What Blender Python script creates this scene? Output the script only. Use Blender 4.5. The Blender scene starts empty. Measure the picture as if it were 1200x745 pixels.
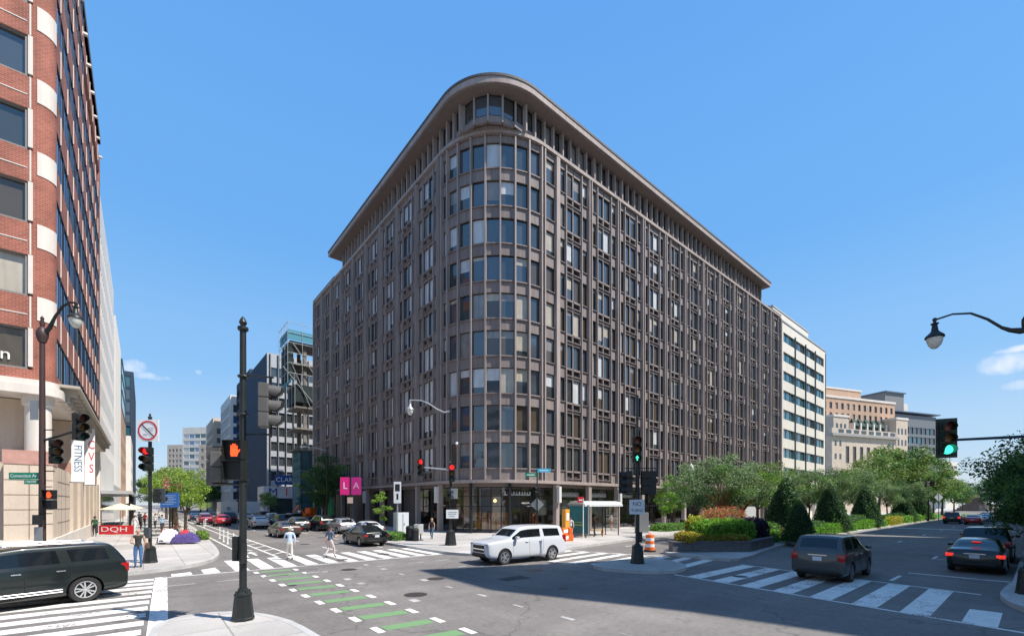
import bpy, bmesh, math, random
from mathutils import Vector, Matrix
from mathutils.bvhtree import BVHTree
R = math.radians
rnd = random.Random(7)
SC = bpy.context.scene
COL = SC.collection

# ------------------------------------------------------------------ materials
MATS = {}
def mat(name, col, rough=0.7, metal=0.0, ior=1.45, var=0.0, vscale=2.0, bump=0.0, bscale=20.0,
        emit=None, estr=1.0, coat=0.0, fine=0.0, streak=0.0):
    if name in MATS: return MATS[name]
    m = bpy.data.materials.new(name); m.use_nodes = True
    nt = m.node_tree; b = nt.nodes['Principled BSDF']
    b.inputs['Base Color'].default_value = (*col, 1)
    b.inputs['Roughness'].default_value = rough
    b.inputs['Metallic'].default_value = metal
    b.inputs['IOR'].default_value = ior
    if coat: b.inputs['Coat Weight'].default_value = coat; b.inputs['Coat Roughness'].default_value = 0.05
    if emit:
        b.inputs['Emission Color'].default_value = (*emit, 1); b.inputs['Emission Strength'].default_value = estr
    if var or bump or fine or streak:
        g = nt.nodes.new('ShaderNodeNewGeometry')
        pos = g.outputs['Position']
        col_out = None
        def mixval(fac_socket, amt, prev):
            mr = nt.nodes.new('ShaderNodeMapRange')
            mr.inputs['From Min'].default_value = .3; mr.inputs['From Max'].default_value = .7
            mr.inputs['To Min'].default_value = 1-amt; mr.inputs['To Max'].default_value = 1+amt
            nt.links.new(fac_socket, mr.inputs['Value'])
            mx = nt.nodes.new('ShaderNodeVectorMath'); mx.operation = 'SCALE'
            if prev is None: mx.inputs[0].default_value = col
            else: nt.links.new(prev, mx.inputs[0])
            nt.links.new(mr.outputs[0], mx.inputs['Scale'])
            return mx.outputs[0]
        if var:
            n = nt.nodes.new('ShaderNodeTexNoise'); n.inputs['Scale'].default_value = vscale
            n.inputs['Detail'].default_value = 5
            nt.links.new(pos, n.inputs['Vector']); col_out = mixval(n.outputs['Fac'], var, col_out)
        if fine:
            n = nt.nodes.new('ShaderNodeTexNoise'); n.inputs['Scale'].default_value = vscale*23
            n.inputs['Detail'].default_value = 3
            nt.links.new(pos, n.inputs['Vector']); col_out = mixval(n.outputs['Fac'], fine, col_out)
        if streak:
            mp = nt.nodes.new('ShaderNodeMapping'); mp.inputs['Scale'].default_value = (2.5, 2.5, .12)
            nt.links.new(pos, mp.inputs['Vector'])
            n = nt.nodes.new('ShaderNodeTexNoise'); n.inputs['Scale'].default_value = 1.5; n.inputs['Detail'].default_value = 4
            nt.links.new(mp.outputs[0], n.inputs['Vector']); col_out = mixval(n.outputs['Fac'], streak, col_out)
        if col_out is not None: nt.links.new(col_out, b.inputs['Base Color'])
        if bump:
            n = nt.nodes.new('ShaderNodeTexNoise'); n.inputs['Scale'].default_value = bscale; n.inputs['Detail'].default_value = 4
            nt.links.new(pos, n.inputs['Vector'])
            bp = nt.nodes.new('ShaderNodeBump'); bp.inputs['Strength'].default_value = bump; bp.inputs['Distance'].default_value = .02
            nt.links.new(n.outputs['Fac'], bp.inputs['Height']); nt.links.new(bp.outputs[0], b.inputs['Normal'])
    MATS[name] = m
    return m

def glass_clear(name, tint=(.75,.8,.8), mn=.10):
    m = bpy.data.materials.new(name); m.use_nodes = True; nt = m.node_tree; nt.nodes.clear()
    o = nt.nodes.new('ShaderNodeOutputMaterial'); mx = nt.nodes.new('ShaderNodeMixShader')
    t = nt.nodes.new('ShaderNodeBsdfTransparent'); t.inputs[0].default_value = (*tint, 1)
    g = nt.nodes.new('ShaderNodeBsdfGlossy'); g.inputs['Roughness'].default_value = .02; g.inputs['Color'].default_value = (1,1,1,1)
    f = nt.nodes.new('ShaderNodeFresnel'); f.inputs[0].default_value = 1.5
    mr = nt.nodes.new('ShaderNodeMapRange'); mr.inputs['To Min'].default_value = mn; mr.inputs['To Max'].default_value = 1
    nt.links.new(f.outputs[0], mr.inputs['Value']); nt.links.new(mr.outputs[0], mx.inputs[0])
    nt.links.new(t.outputs[0], mx.inputs[1]); nt.links.new(g.outputs[0], mx.inputs[2]); nt.links.new(mx.outputs[0], o.inputs[0])
    MATS[name] = m
    return m

def brick_mat(name, c1, c2, mortar):
    m = bpy.data.materials.new(name); m.use_nodes = True; nt = m.node_tree; b = nt.nodes['Principled BSDF']
    g = nt.nodes.new('ShaderNodeNewGeometry'); sx = nt.nodes.new('ShaderNodeSeparateXYZ'); nt.links.new(g.outputs['Position'], sx.inputs[0])
    ad = nt.nodes.new('ShaderNodeMath'); ad.operation = 'ADD'; nt.links.new(sx.outputs[0], ad.inputs[0]); nt.links.new(sx.outputs[1], ad.inputs[1])
    cb = nt.nodes.new('ShaderNodeCombineXYZ'); nt.links.new(ad.outputs[0], cb.inputs[0]); nt.links.new(sx.outputs[2], cb.inputs[1])
    br = nt.nodes.new('ShaderNodeTexBrick'); nt.links.new(cb.outputs[0], br.inputs['Vector'])
    br.inputs['Scale'].default_value = 1; br.inputs['Brick Width'].default_value = .24; br.inputs['Row Height'].default_value = .1
    br.inputs['Mortar Size'].default_value = .009; br.inputs['Color1'].default_value = (*c1,1); br.inputs['Color2'].default_value = (*c2,1)
    br.inputs['Mortar'].default_value = (*mortar,1); br.inputs['Bias'].default_value = -.1
    n = nt.nodes.new('ShaderNodeTexNoise'); n.inputs['Scale'].default_value = .9; n.inputs['Detail'].default_value = 6
    nt.links.new(g.outputs['Position'], n.inputs['Vector'])
    mr = nt.nodes.new('ShaderNodeMapRange'); mr.inputs['From Min'].default_value=.3; mr.inputs['From Max'].default_value=.7; mr.inputs['To Min'].default_value=.70; mr.inputs['To Max'].default_value=1.16
    nt.links.new(n.outputs['Fac'], mr.inputs['Value'])
    v = nt.nodes.new('ShaderNodeVectorMath'); v.operation='SCALE'; nt.links.new(br.outputs['Color'], v.inputs[0]); nt.links.new(mr.outputs[0], v.inputs['Scale'])
    nt.links.new(v.outputs[0], b.inputs['Base Color']); b.inputs['Roughness'].default_value = .85
    MATS[name] = m
    return m

def ground_mat(name, base, kind):
    """asphalt or concrete slabs, in world metres"""
    m = bpy.data.materials.new(name); m.use_nodes = True; nt = m.node_tree; b = nt.nodes['Principled BSDF']
    L = nt.links; N = nt.nodes.new
    g = N('ShaderNodeNewGeometry'); pos = g.outputs['Position']
    def noise(scale, detail=4, vec=pos, rough=.5):
        n = N('ShaderNodeTexNoise'); n.inputs['Scale'].default_value = scale; n.inputs['Detail'].default_value = detail
        n.inputs['Roughness'].default_value = rough; L.new(vec, n.inputs['Vector']); return n.outputs['Fac']
    def rng(s, a, c, lo, hi):
        r = N('ShaderNodeMapRange'); r.inputs['From Min'].default_value=a; r.inputs['From Max'].default_value=c
        r.inputs['To Min'].default_value=lo; r.inputs['To Max'].default_value=hi; L.new(s, r.inputs['Value']); return r.outputs[0]
    def mul(a, c):
        q = N('ShaderNodeMath'); q.operation='MULTIPLY'; L.new(a, q.inputs[0]); L.new(c, q.inputs[1]); return q.outputs[0]
    f = rng(noise(.22, 6, rough=.62), .3, .7, .76, 1.22)
    if kind == 'asphalt':
        f = mul(f, rng(noise(60, 3), .3, .7, .78, 1.24))
        f = mul(f, rng(noise(7, 5, rough=.65), .3, .7, .84, 1.14)); f = mul(f, rng(noise(1.1, 6, rough=.7), .60, .70, 1.0, .74)); f = mul(f, rng(noise(160, 2), .35, .7, .8, 1.25))
        # long wear streaks along both streets, and dark drips
        for sc in ((.05, 1.1, 1), (1.1, .05, 1)):
            mp = N('ShaderNodeMapping'); mp.inputs['Scale'].default_value = sc; L.new(pos, mp.inputs['Vector'])
            f = mul(f, rng(noise(1, 3, mp.outputs[0]), .3, .7, .92, 1.08))
        # sealed cracks
        vo = N('ShaderNodeTexVoronoi'); vo.feature = 'DISTANCE_TO_EDGE'; vo.inputs['Scale'].default_value = .16
        wn = N('ShaderNodeTexNoise'); wn.inputs['Scale'].default_value = 1.2; L.new(pos, wn.inputs['Vector'])
        av = N('ShaderNodeVectorMath'); av.operation = 'ADD'; L.new(pos, av.inputs[0]); L.new(wn.outputs['Color'], av.inputs[1])
        L.new(av.outputs[0], vo.inputs['Vector'])
        f = mul(f, rng(vo.outputs['Distance'], .0, .009, .66, 1.0))
        b.inputs['Roughness'].default_value = .85
    else:
        sx = N('ShaderNodeSeparateXYZ'); L.new(pos, sx.inputs[0])
        for o_ in (0, 1):
            q = N('ShaderNodeMath'); q.operation = 'PINGPONG'; q.inputs[1].default_value = .75; L.new(sx.outputs[o_], q.inputs[0])
            f = mul(f, rng(q.outputs[0], .0, .025, .42, 1.0))
        f = mul(f, rng(noise(25, 3), .3, .7, .90, 1.06)); f = mul(f, rng(noise(1.7, 6, rough=.7), .56, .70, 1.0, .80))
        # slab to slab tone
        wnz = N('ShaderNodeTexWhiteNoise'); wnz.noise_dimensions='2D'
        sn = N('ShaderNodeVectorMath'); sn.operation='SNAP'; sn.inputs[1].default_value=(1.5,1.5,50)
        L.new(pos, sn.inputs[0]); L.new(sn.outputs[0], wnz.inputs['Vector'])
        f = mul(f, rng(wnz.outputs['Value'], 0, 1, .93, 1.06))
        b.inputs['Roughness'].default_value = .9
    v = N('ShaderNodeVectorMath'); v.operation='SCALE'; v.inputs[0].default_value = base; L.new(f, v.inputs['Scale'])
    L.new(v.outputs[0], b.inputs['Base Color'])
    bp = N('ShaderNodeBump'); bp.inputs['Strength'].default_value=.25; bp.inputs['Distance'].default_value=.01
    L.new(noise(90,2), bp.inputs['Height']); L.new(bp.outputs[0], b.inputs['Normal'])
    MATS[name] = m
    return m

def leaf_mat(name, c, var=.35):
    m = bpy.data.materials.new(name); m.use_nodes = True; nt = m.node_tree; b = nt.nodes['Principled BSDF']
    g = nt.nodes.new('ShaderNodeNewGeometry')
    v = nt.nodes.new('ShaderNodeVectorMath'); v.operation='SCALE'; v.inputs[0].default_value = c
    mr = nt.nodes.new('ShaderNodeMapRange'); mr.inputs['To Min'].default_value=1-var; mr.inputs['To Max'].default_value=1+var
    nt.links.new(g.outputs['Random Per Island'], mr.inputs['Value'])
    nt.links.new(mr.outputs[0], v.inputs['Scale']); nt.links.new(v.outputs[0], b.inputs['Base Color'])
    b.inputs['Roughness'].default_value = .55
    t = nt.nodes.new('ShaderNodeBsdfTranslucent'); nt.links.new(v.outputs[0], t.inputs['Color'])
    mx = nt.nodes.new('ShaderNodeMixShader'); mx.inputs[0].default_value=.4
    o = nt.nodes['Material Output']
    nt.links.new(b.outputs[0], mx.inputs[1]); nt.links.new(t.outputs[0], mx.inputs[2]); nt.links.new(mx.outputs[0], o.inputs[0])
    MATS[name] = m
    return m

asphalt = ground_mat('asphalt', (.170,.154,.140), 'asphalt')
concrete_walk = ground_mat('concrete_walk', (.43,.405,.375), 'slab')
kerb_stone = mat('kerb_stone', (.42,.41,.39), .85, var=.15, vscale=1.5, fine=.1)
def paint_mat(name, c, wear=.62, under=(.15,.14,.13)):
    m = bpy.data.materials.new(name); m.use_nodes = True; nt = m.node_tree; b = nt.nodes['Principled BSDF']; L=nt.links; N=nt.nodes.new
    g = N('ShaderNodeNewGeometry'); pos = g.outputs['Position']
    def noise(s, d=4):
        n = N('ShaderNodeTexNoise'); n.inputs['Scale'].default_value=s; n.inputs['Detail'].default_value=d; n.inputs['Roughness'].default_value=.65; L.new(pos,n.inputs['Vector']); return n.outputs['Fac']
    def rng(s,a,c_,lo,hi):
        r = N('ShaderNodeMapRange'); r.inputs['From Min'].default_value=a; r.inputs['From Max'].default_value=c_; r.inputs['To Min'].default_value=lo; r.inputs['To Max'].default_value=hi; L.new(s,r.inputs['Value']); return r.outputs[0]
    def mth(op,a,b2):
        q = N('ShaderNodeMath'); q.operation=op; q.use_clamp=True
        for i,v in enumerate((a,b2)):
            if isinstance(v,float): q.inputs[i].default_value=v
            else: L.new(v,q.inputs[i])
        return q.outputs[0]
    big = rng(noise(.8,3),.38,.66,-.12,.13)
    chips = rng(mth('ADD',noise(14,5),big),wear-.03,wear+.05,0.,.85)
    grime = rng(noise(3,5),.35,.75,.0,.30)
    mx = N('ShaderNodeMix'); mx.data_type='RGBA'; L.new(mth('ADD',chips,grime),mx.inputs[0]); mx.inputs[6].default_value=(*c,1); mx.inputs[7].default_value=(*under,1)
    L.new(mx.outputs[2], b.inputs['Base Color']); b.inputs['Roughness'].default_value=.75
    MATS[name]=m; return m
paint_white = paint_mat('paint_white', (.80,.77,.71))
paint_green = paint_mat('paint_green', (.15,.29,.12), .66)
paint_worn = mat('paint_worn', (.38,.37,.36), .8, var=.25, vscale=2, fine=.3)
precast = mat('precast', (.228,.188,.172), .8, var=.11, vscale=.35, fine=.07, streak=.17)
precast_lt = mat('precast_lt', (.33,.272,.245), .75, var=.10, vscale=.4, streak=.15)
roof_dark = mat('roof_dark', (.10,.09,.085), .7, var=.1)
recess = mat('recess', (.045,.036,.034), .9)
soffit = mat('soffit', (.20,.16,.145), .85, var=.08)
stone_dark = mat('stone_dark', (.09,.08,.08), .45, var=.15, vscale=1)
metal_dark = mat('metal_dark', (.035,.037,.04), .4, metal=.6)
pole_dark = mat('pole_dark', (.016,.019,.018), .42, var=.2, vscale=3)
pole_brown = mat('pole_brown', (.055,.03,.027), .5, var=.15)
pole_grey = mat('pole_grey', (.45,.45,.45), .4, metal=.5)
signal_black = mat('signal_black', (.012,.014,.013), .45, var=.2, vscale=4)
signal_grey = mat('signal_grey', (.095,.09,.085), .6, var=.12, vscale=4)
lens_dark = mat('lens_dark', (.012,.010,.010), .5)
lens_off_red = mat('lens_off_red', (.12,.03,.02), .25)
lens_off_amber = mat('lens_off_amber', (.14,.07,.02), .25)
lens_off_green = mat('lens_off_green', (.02,.06,.05), .25)
lit_red = mat('lit_red', (.8,.02,.02), .4, emit=(1,.02,.02), estr=1.1)
lit_green = mat('lit_green', (.1,.7,.5), .4, emit=(.06,1,.62), estr=1.2)
lit_orange = mat('lit_orange', (.9,.1,.02), .4, emit=(1,.085,.015), estr=1.2)
glass_dark = mat('glass_dark', (.045,.050,.048), .04, ior=2.1, bump=.30, bscale=.8)
glass_brown = mat('glass_brown', (.085,.068,.048), .06, ior=1.8, bump=.30, bscale=.8)
glass_blue = mat('glass_blue', (.060,.072,.085), .03, ior=2.1, bump=.35, bscale=.8)
glass_teal = mat('glass_teal', (.03,.10,.115), .04, ior=2.1)
glass_side = mat('glass_side', (.03,.14,.38), .02, ior=2.6)
blind_cream = mat('blind_cream', (.44,.39,.31), .12, ior=1.7, streak=.12, var=.1, vscale=1.2)
blind_reflect_white = mat('blind_reflect_white', (.55,.56,.56), .12, ior=1.7, streak=.12, var=.08, vscale=1.2)  # white blinds, also the painted bright reflections of the left facade panes
blind_grey = mat('blind_grey', (.24,.225,.20), .10, ior=1.8, streak=.15, var=.15, vscale=1.2)
store_glass = glass_clear('store_glass', (.80,.82,.80), .08)
brick_red = brick_mat('brick_red', (.36,.105,.062), (.28,.075,.045), (.40,.24,.19))
brick_tan = mat('brick_tan', (.47,.31,.21), .85, var=.1, vscale=.4, fine=.12)
stone_tan = mat('stone_tan', (.56,.46,.36), .85, var=.08, vscale=.6, fine=.05, streak=.07)
stone_white = mat('stone_white', (.66,.60,.53), .8, var=.05, vscale=.7, streak=.05)
stone_pink = mat('stone_pink', (.46,.25,.20), .6, var=.12, vscale=3)
white_precast = mat('white_precast', (.74,.71,.66), .8, var=.05, vscale=.5, streak=.06)
cream_panel = mat('cream_panel', (.66,.61,.52), .8, var=.05, vscale=.4, streak=.05)
grey_panel = mat('grey_panel', (.38,.39,.40), .7, var=.08)
dark_panel = mat('dark_panel', (.035,.055,.085), .9, var=.1)
conc_raw = mat('conc_raw', (.19,.17,.145), .9, var=.2, vscale=1)
teal_metal = mat('teal_metal', (.03,.20,.20), .4, metal=.3)
scaff_blue = mat('scaff_blue', (.06,.24,.31), .7)
wood_orange = mat('wood_orange', (.66,.33,.11), .5, var=.15, vscale=3)
green_sign = mat('green_sign', (.0,.22,.12), .5)
blue_sign = mat('blue_sign', (.03,.16,.55), .5)
lblue_sign = mat('lblue_sign', (.06,.45,.65), .5)
white_sign = mat('white_sign', (.78,.78,.77), .5)
sign_red = mat('sign_red', (.62,.02,.03), .5)
sign_black = mat('sign_black', (.02,.02,.02), .5)
sign_back = mat('sign_back', (.28,.29,.29), .5, metal=.4)
pink = mat('pink', (.75,.02,.22), .7)
pink_dk = mat('pink_dk', (.48,.02,.20), .7)
orange_pl = mat('orange_pl', (.85,.16,.02), .5)
white_pl = mat('white_pl', (.8,.8,.78), .5)
purple_cloth = mat('purple_cloth', (.075,.055,.19), .9, var=.3, vscale=6)
white_cloth = mat('white_cloth', (.72,.72,.76), .9, var=.15, vscale=5)
canvas = mat('canvas', (.70,.58,.42), .9)
lamp_glass = mat('lamp_glass', (.55,.56,.50), .15)
granite = mat('granite', (.13,.125,.13), .6, var=.2, vscale=6)
bark = mat('bark', (.10,.07,.05), .9, var=.3, vscale=6)
bark_red = mat('bark_red', (.28,.07,.04), .8, var=.3, vscale=6)
soil = mat('soil', (.06,.04,.03), .95, var=.3)
grass_m = mat('grass_m', (.07,.14,.03), .9, var=.3, vscale=3, fine=.3)
leaf_bright = leaf_mat('leaf_bright', (.25,.39,.05))
leaf_mid = leaf_mat('leaf_mid', (.13,.255,.05))
leaf_silver = leaf_mat('leaf_silver', (.24,.335,.15), .45)
leaf_dark = leaf_mat('leaf_dark', (.04,.115,.036), .5)
leaf_olive = leaf_mat('leaf_olive', (.22,.30,.07), .4)
leaf_lime = leaf_mat('leaf_lime', (.20,.38,.025), .3)
leaf_hedge = leaf_mat('leaf_hedge', (.15,.36,.025), .35)
leaf_yellow = leaf_mat('leaf_yellow', (.48,.42,.03), .3)
leaf_gold = leaf_mat('leaf_gold', (.42,.26,.03), .4)
leaf_purple = leaf_mat('leaf_purple', (.035,.02,.045), .5)
petal_orange = leaf_mat('petal_orange', (.65,.17,.07), .4)
skin = mat('skin', (.50,.28,.19), .6)
skin_brown = mat('skin_brown', (.22,.11,.07), .6)
hair_dark = mat('hair_dark', (.03,.02,.015), .7)
hair_grey = mat('hair_grey', (.4,.36,.32), .8)
hair_blonde = mat('hair_blonde', (.42,.27,.13), .8)
tyre_m = mat('tyre_m', (.022,.021,.021), .8)
rim_m = mat('rim_m', (.62,.62,.63), .3, metal=.7)
rim_dark = mat('rim_dark', (.28,.28,.29), .35, metal=.7)
chrome = mat('chrome', (.75,.76,.78), .15, metal=1)
car_glass = mat('car_glass', (.008,.010,.011), .03, ior=1.6)
lamp_red = mat('lamp_red', (.32,.008,.010), .15, ior=1.6)
brake_on = mat('brake_on', (.8,.03,.02), .3, emit=(1,.05,.03), estr=.55)
head_glass = mat('head_glass', (.55,.57,.6), .1, ior=1.6)
trim_black = mat('trim_black', (.018,.018,.019), .55)
plate_m = mat('plate_m', (.6,.62,.66), .5)
warm_lamp = mat('warm_lamp', (.9,.6,.3), .4, emit=(1,.55,.22), estr=2.5)
def paintm(n, c, rough=.28, metal=.25): return mat('carpaint_'+n, c, rough, metal=metal, coat=.7)

# ------------------------------------------------------------------ builders
class MB:
    def __init__(s, M=None): s.v=[]; s.f=[]; s.mi=[]; s.M=M
    def addv(s, p):
        p = Vector(p)
        if s.M is not None: p = s.M @ p
        s.v.append(p); return len(s.v)-1
    def face(s, idx, m=0): s.f.append(tuple(idx)); s.mi.append(m)
    def poly(s, pts, m=0): s.face([s.addv(p) for p in pts], m)
    def box(s, x0,x1,y0,y1,z0,z1,m=0):
        i=[s.addv(p) for p in ((x0,y0,z0),(x1,y0,z0),(x1,y1,z0),(x0,y1,z0),(x0,y0,z1),(x1,y0,z1),(x1,y1,z1),(x0,y1,z1))]
        for q in ((0,3,2,1),(4,5,6,7),(0,1,5,4),(1,2,6,5),(2,3,7,6),(3,0,4,7)): s.face([i[k] for k in q], m)
        return s
    def prism(s, pts, z0, z1, m=0, mtop=None, bottom=True):
        n=len(pts); a=[s.addv((p[0],p[1],z0)) for p in pts]; b=[s.addv((p[0],p[1],z1)) for p in pts]
        for k in range(n): s.face((a[k],a[(k+1)%n],b[(k+1)%n],b[k]), m)
        s.face(b, m if mtop is None else mtop)
        if bottom: s.face(a[::-1], m)
        return s
    def tube(s, pts, rad, n=8, m=0, caps=True):
        pts=[Vector(p) for p in pts]
        if not hasattr(rad,'__len__'): rad=[rad]*len(pts)
        rings=[]
        up0=None
        for k,p in enumerate(pts):
            d=(pts[min(k+1,len(pts)-1)]-pts[max(k-1,0)]).normalized()
            if up0 is None: up0=Vector((0,0,1)) if abs(d.z)<.9 else Vector((1,0,0))
            a=d.cross(up0).normalized(); 
            if a.length<.1: a=Vector((1,0,0))
            b=d.cross(a).normalized(); up0 = -b if (-b).dot(up0)>0 else b
            rings.append([s.addv(p+rad[k]*(math.cos(2*math.pi*j/n)*a+math.sin(2*math.pi*j/n)*b)) for j in range(n)])
        for k in range(len(rings)-1):
            for j in range(n): s.face((rings[k][j],rings[k][(j+1)%n],rings[k+1][(j+1)%n],rings[k+1][j]), m)
        if caps: s.face(rings[0][::-1], m); s.face(rings[-1], m)
        return s
    def lathe(s, prof, c=(0,0,0), n=16, m=0, axis='z', caps=True):
        rings=[]
        for r,z in prof:
            ring=[]
            for j in range(n):
                a=2*math.pi*j/n; q=(r*math.cos(a), r*math.sin(a), z)
                if axis=='x': q=(q[2],q[0],q[1])
                if axis=='y': q=(q[0],q[2],q[1])
                ring.append(s.addv((c[0]+q[0],c[1]+q[1],c[2]+q[2])))
            rings.append(ring)
        for k in range(len(rings)-1):
            for j in range(n): s.face((rings[k][j],rings[k][(j+1)%n],rings[k+1][(j+1)%n],rings[k+1][j]), m)
        if caps: s.face(rings[0][::-1], m); s.face(rings[-1], m)
        return s
    def pieces(s):
        par=list(range(len(s.v)))
        def fd(a):
            while par[a]!=a: par[a]=par[par[a]]; a=par[a]
            return a
        for f in s.f:
            r0=fd(f[0])
            for k in f[1:]: par[fd(k)]=r0
        out={}
        for f,mi in zip(s.f,s.mi):
            r0=fd(f[0]); q,mp=out.setdefault(r0,(MB(),{}))
            for k in f:
                if k not in mp: mp[k]=len(q.v); q.v.append(s.v[k])
            q.f.append(tuple(mp[k] for k in f)); q.mi.append(mi)
        return [q for q,_ in out.values()]
    def mesh(s, name, mats, smooth=False, recalc=True, bevel=0):
        me=bpy.data.meshes.new(name); me.from_pydata([tuple(v) for v in s.v], [], s.f)
        for q in mats: me.materials.append(q)
        me.polygons.foreach_set('material_index', s.mi)
        if recalc or bevel:
            bm=bmesh.new(); bm.from_mesh(me)
            if recalc: bmesh.ops.recalc_face_normals(bm, faces=bm.faces)
            if bevel: bmesh.ops.bevel(bm, geom=[e for e in bm.edges], offset=bevel, segments=2, affect='EDGES', profile=.6)
            bm.to_mesh(me); bm.free()
        if smooth:
            me.polygons.foreach_set('use_smooth', [True]*len(me.polygons))
            me.set_sharp_from_angle(angle=R(38))
        me.update(); return me
    def build(s, name, mats, parent=None, smooth=False, recalc=True, bevel=0, loc=None, each=False):
        if not isinstance(mats,(list,tuple)): mats=[mats]
        if each:
            return [q.build(name, mats, parent, smooth, recalc, bevel, loc) for q in s.pieces()]
        return link(name, s.mesh(name, mats, smooth, recalc, bevel), parent, loc)

def link(name, me, parent=None, loc=None, rotz=None):
    o=bpy.data.objects.new(name, me); COL.objects.link(o)
    if parent is not None: o.parent=parent
    if loc is not None: o.location=loc
    if rotz is not None: o.rotation_euler=(0,0,rotz)
    return o
def tag(o, label=None, cat=None, group=None, kind=None):
    if label: o['label']=label
    if cat: o['category']=cat
    if group: o['group']=group
    if kind: o['kind']=kind
    return o
def thing(name, label, cat, loc=(0,0,0), rotz=0, group=None):
    o=bpy.data.objects.new(name, None); COL.objects.link(o); o.empty_display_size=.3
    o.location=loc; o.rotation_euler=(0,0,rotz)
    return tag(o,label,cat,group)
def struct(name, mb, mats, **k): return tag(mb.build(name, mats, **k), kind='structure')
KIDS={}
def copy_tree(o, loc=None, rotz=None, label=None, parent=None, scale=None):
    c=o.copy(); COL.objects.link(c)
    if parent is not None: c.parent=parent
    if loc is not None: c.location=loc
    if rotz is not None: c.rotation_euler=(0,0,rotz)
    if scale is not None: c.scale=scale
    if label: c['label']=label
    for ch in [q for q in list(o.children)]: copy_tree(ch, parent=c)
    return c
def text_mesh(txt, size, mats, ext=.004, align='CENTER', xs=1.0):
    cu=bpy.data.curves.new('lettering','FONT'); cu.body=txt; cu.size=size; cu.extrude=ext; cu.align_x=align; cu.align_y='CENTER'
    cu.resolution_u=3
    ob=bpy.data.objects.new('lettering',cu); COL.objects.link(ob)
    dg=bpy.context.evaluated_depsgraph_get(); me=bpy.data.meshes.new_from_object(ob.evaluated_get(dg))
    bpy.data.objects.remove(ob); bpy.data.curves.remove(cu)
    me.name='lettering'; me.materials.clear(); me.materials.append(mats)
    me.transform(Matrix.Diagonal((xs,1,1,1)))
    return me
def lettering(txt, size, m, parent, loc, face, ext=.004, xs=1.0, roll=0, name='lettering'):
    """upright text whose front looks along angle 'face' (radians, in the parent's frame)"""
    me=text_mesh(txt,size,m,ext,xs=xs)
    o=link(name, me, parent)
    mw=Matrix.Translation(loc) @ Matrix.Rotation(face+math.pi/2,4,'Z') @ Matrix.Rotation(math.pi/2,4,'X') @ Matrix.Rotation(roll,4,'Z')
    o.matrix_local=mw
    return o
def frame(o, d, n):
    """matrix with columns d, n, z and origin o"""
    d=Vector(d); n=Vector(n)
    return Matrix(((d.x,n.x,0,o[0]),(d.y,n.y,0,o[1]),(d.z if len(d)>2 else 0,0,1,o[2] if len(o)>2 else 0),(0,0,0,1)))
CAM_A=R(50.06)
def PX(px, Z, z=0.0):
    """a point on the ground at a measured bearing and distance"""
    k=(px-600)/516.0
    return Vector((Z*(math.cos(CAM_A)+math.sin(CAM_A)*k), Z*(math.sin(CAM_A)-math.cos(CAM_A)*k), z))
def G(px, py): 
    Z=516*3/(py-590.0); return PX(px,Z)
KB=.15   # kerb height
# ------------------------------------------------------------------ ground, kerbs, markings
g=MB(); g.poly([(-900,-900,0),(1300,-900,0),(1300,1300,0),(-900,1300,0)])
struct('road', g, asphalt, recalc=False)

def walk(name, kerb, close, kw=.17):
    """raised pavement: kerb polyline plus closing corner points"""
    pts=kerb+close
    area=sum(pts[i][0]*pts[(i+1)%len(pts)][1]-pts[(i+1)%len(pts)][0]*pts[i][1] for i in range(len(pts)))
    m=MB(); m.prism(pts, -.05, KB, 1, 0)
    struct(name, m, [concrete_walk, kerb_stone])
    k=MB(); sg = 1 if area>0 else -1
    P=[Vector((p[0],p[1])) for p in kerb]; inn=[]
    closed = not close
    n=len(P)
    for i in range(n):
        a=P[(i-1)%n] if (closed or i>0) else P[i]; b=P[(i+1)%n] if (closed or i<n-1) else P[i]
        d=(b-a).normalized(); inn.append(P[i]+sg*Vector((-d.y,d.x))*kw)
    for i in range(n if closed else n-1):
        j=(i+1)%n
        k.poly([(P[i].x,P[i].y,KB+.004),(P[j].x,P[j].y,KB+.004),(inn[j].x,inn[j].y,KB+.004),(inn[i].x,inn[i].y,KB+.004)])
    struct('kerb', k, kerb_stone, recalc=False)
def smooth_poly(P, closed=False, it=2):
    for _ in range(it):
        Q=[]; n=len(P)
        for i in range(n if closed else n-1):
            a=P[i]; b=P[(i+1)%n]
            Q.append((a[0]*.75+b[0]*.25,a[1]*.75+b[1]*.25)); Q.append((a[0]*.25+b[0]*.75,a[1]*.25+b[1]*.75))
        if not closed: Q=[P[0]]+Q+[P[-1]]
        P=Q
    return P
walk('pavement', smooth_poly([(17,300),(17,38),(16.4,35),(14.2,34),(13.75,32.5),(13.75,25),(13.8,21.8),(15.2,19.6),(17.2,19.0),(20,19.3),(30,21.2),(41.5,22.9),(52,23.2),(500,23.2)]), [(500,300)])
walk('pavement', smooth_poly([(5,300),(5,76),(4.3,50),(3.7,34),(3.2,28.5),(2.0,25.6),(0,24.4),(-3,24.1),(-80,24.1)]), [(-80,300)])
walk('pavement', smooth_poly([(500,.5),(26,.5),(22.6,.75),(20.3,.8),(18.3,.2),(17.2,-1.6),(17,-6),(17,-80)]), [(500,-80)])
walk('pavement', smooth_poly([(-.3,9.5),(.05,12.2),(.2,13.5),(.8,14.1),(1.7,13.9),(2.5,12.9),(2.95,11),(3,5),(3,-30)]), [(-40,-30),(-40,9.5)])
walk('traffic_island', smooth_poly([(15.6,13.4),(16.0,11.2),(17.3,9.9),(19.2,10.2),(20.6,12.0),(20.5,13.2),(18.4,13.9)],True), [])
walk('median_strip', smooth_poly([(23.6,14.3),(23.1,12.5),(23.1,10.4),(24.2,9.85),(30,10.9),(38,11.9),(60,12.2),(118,12.4),(120,13.7),(118,15),(60,15),(30,14.9),(24.6,14.6)],True,1), [])

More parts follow.
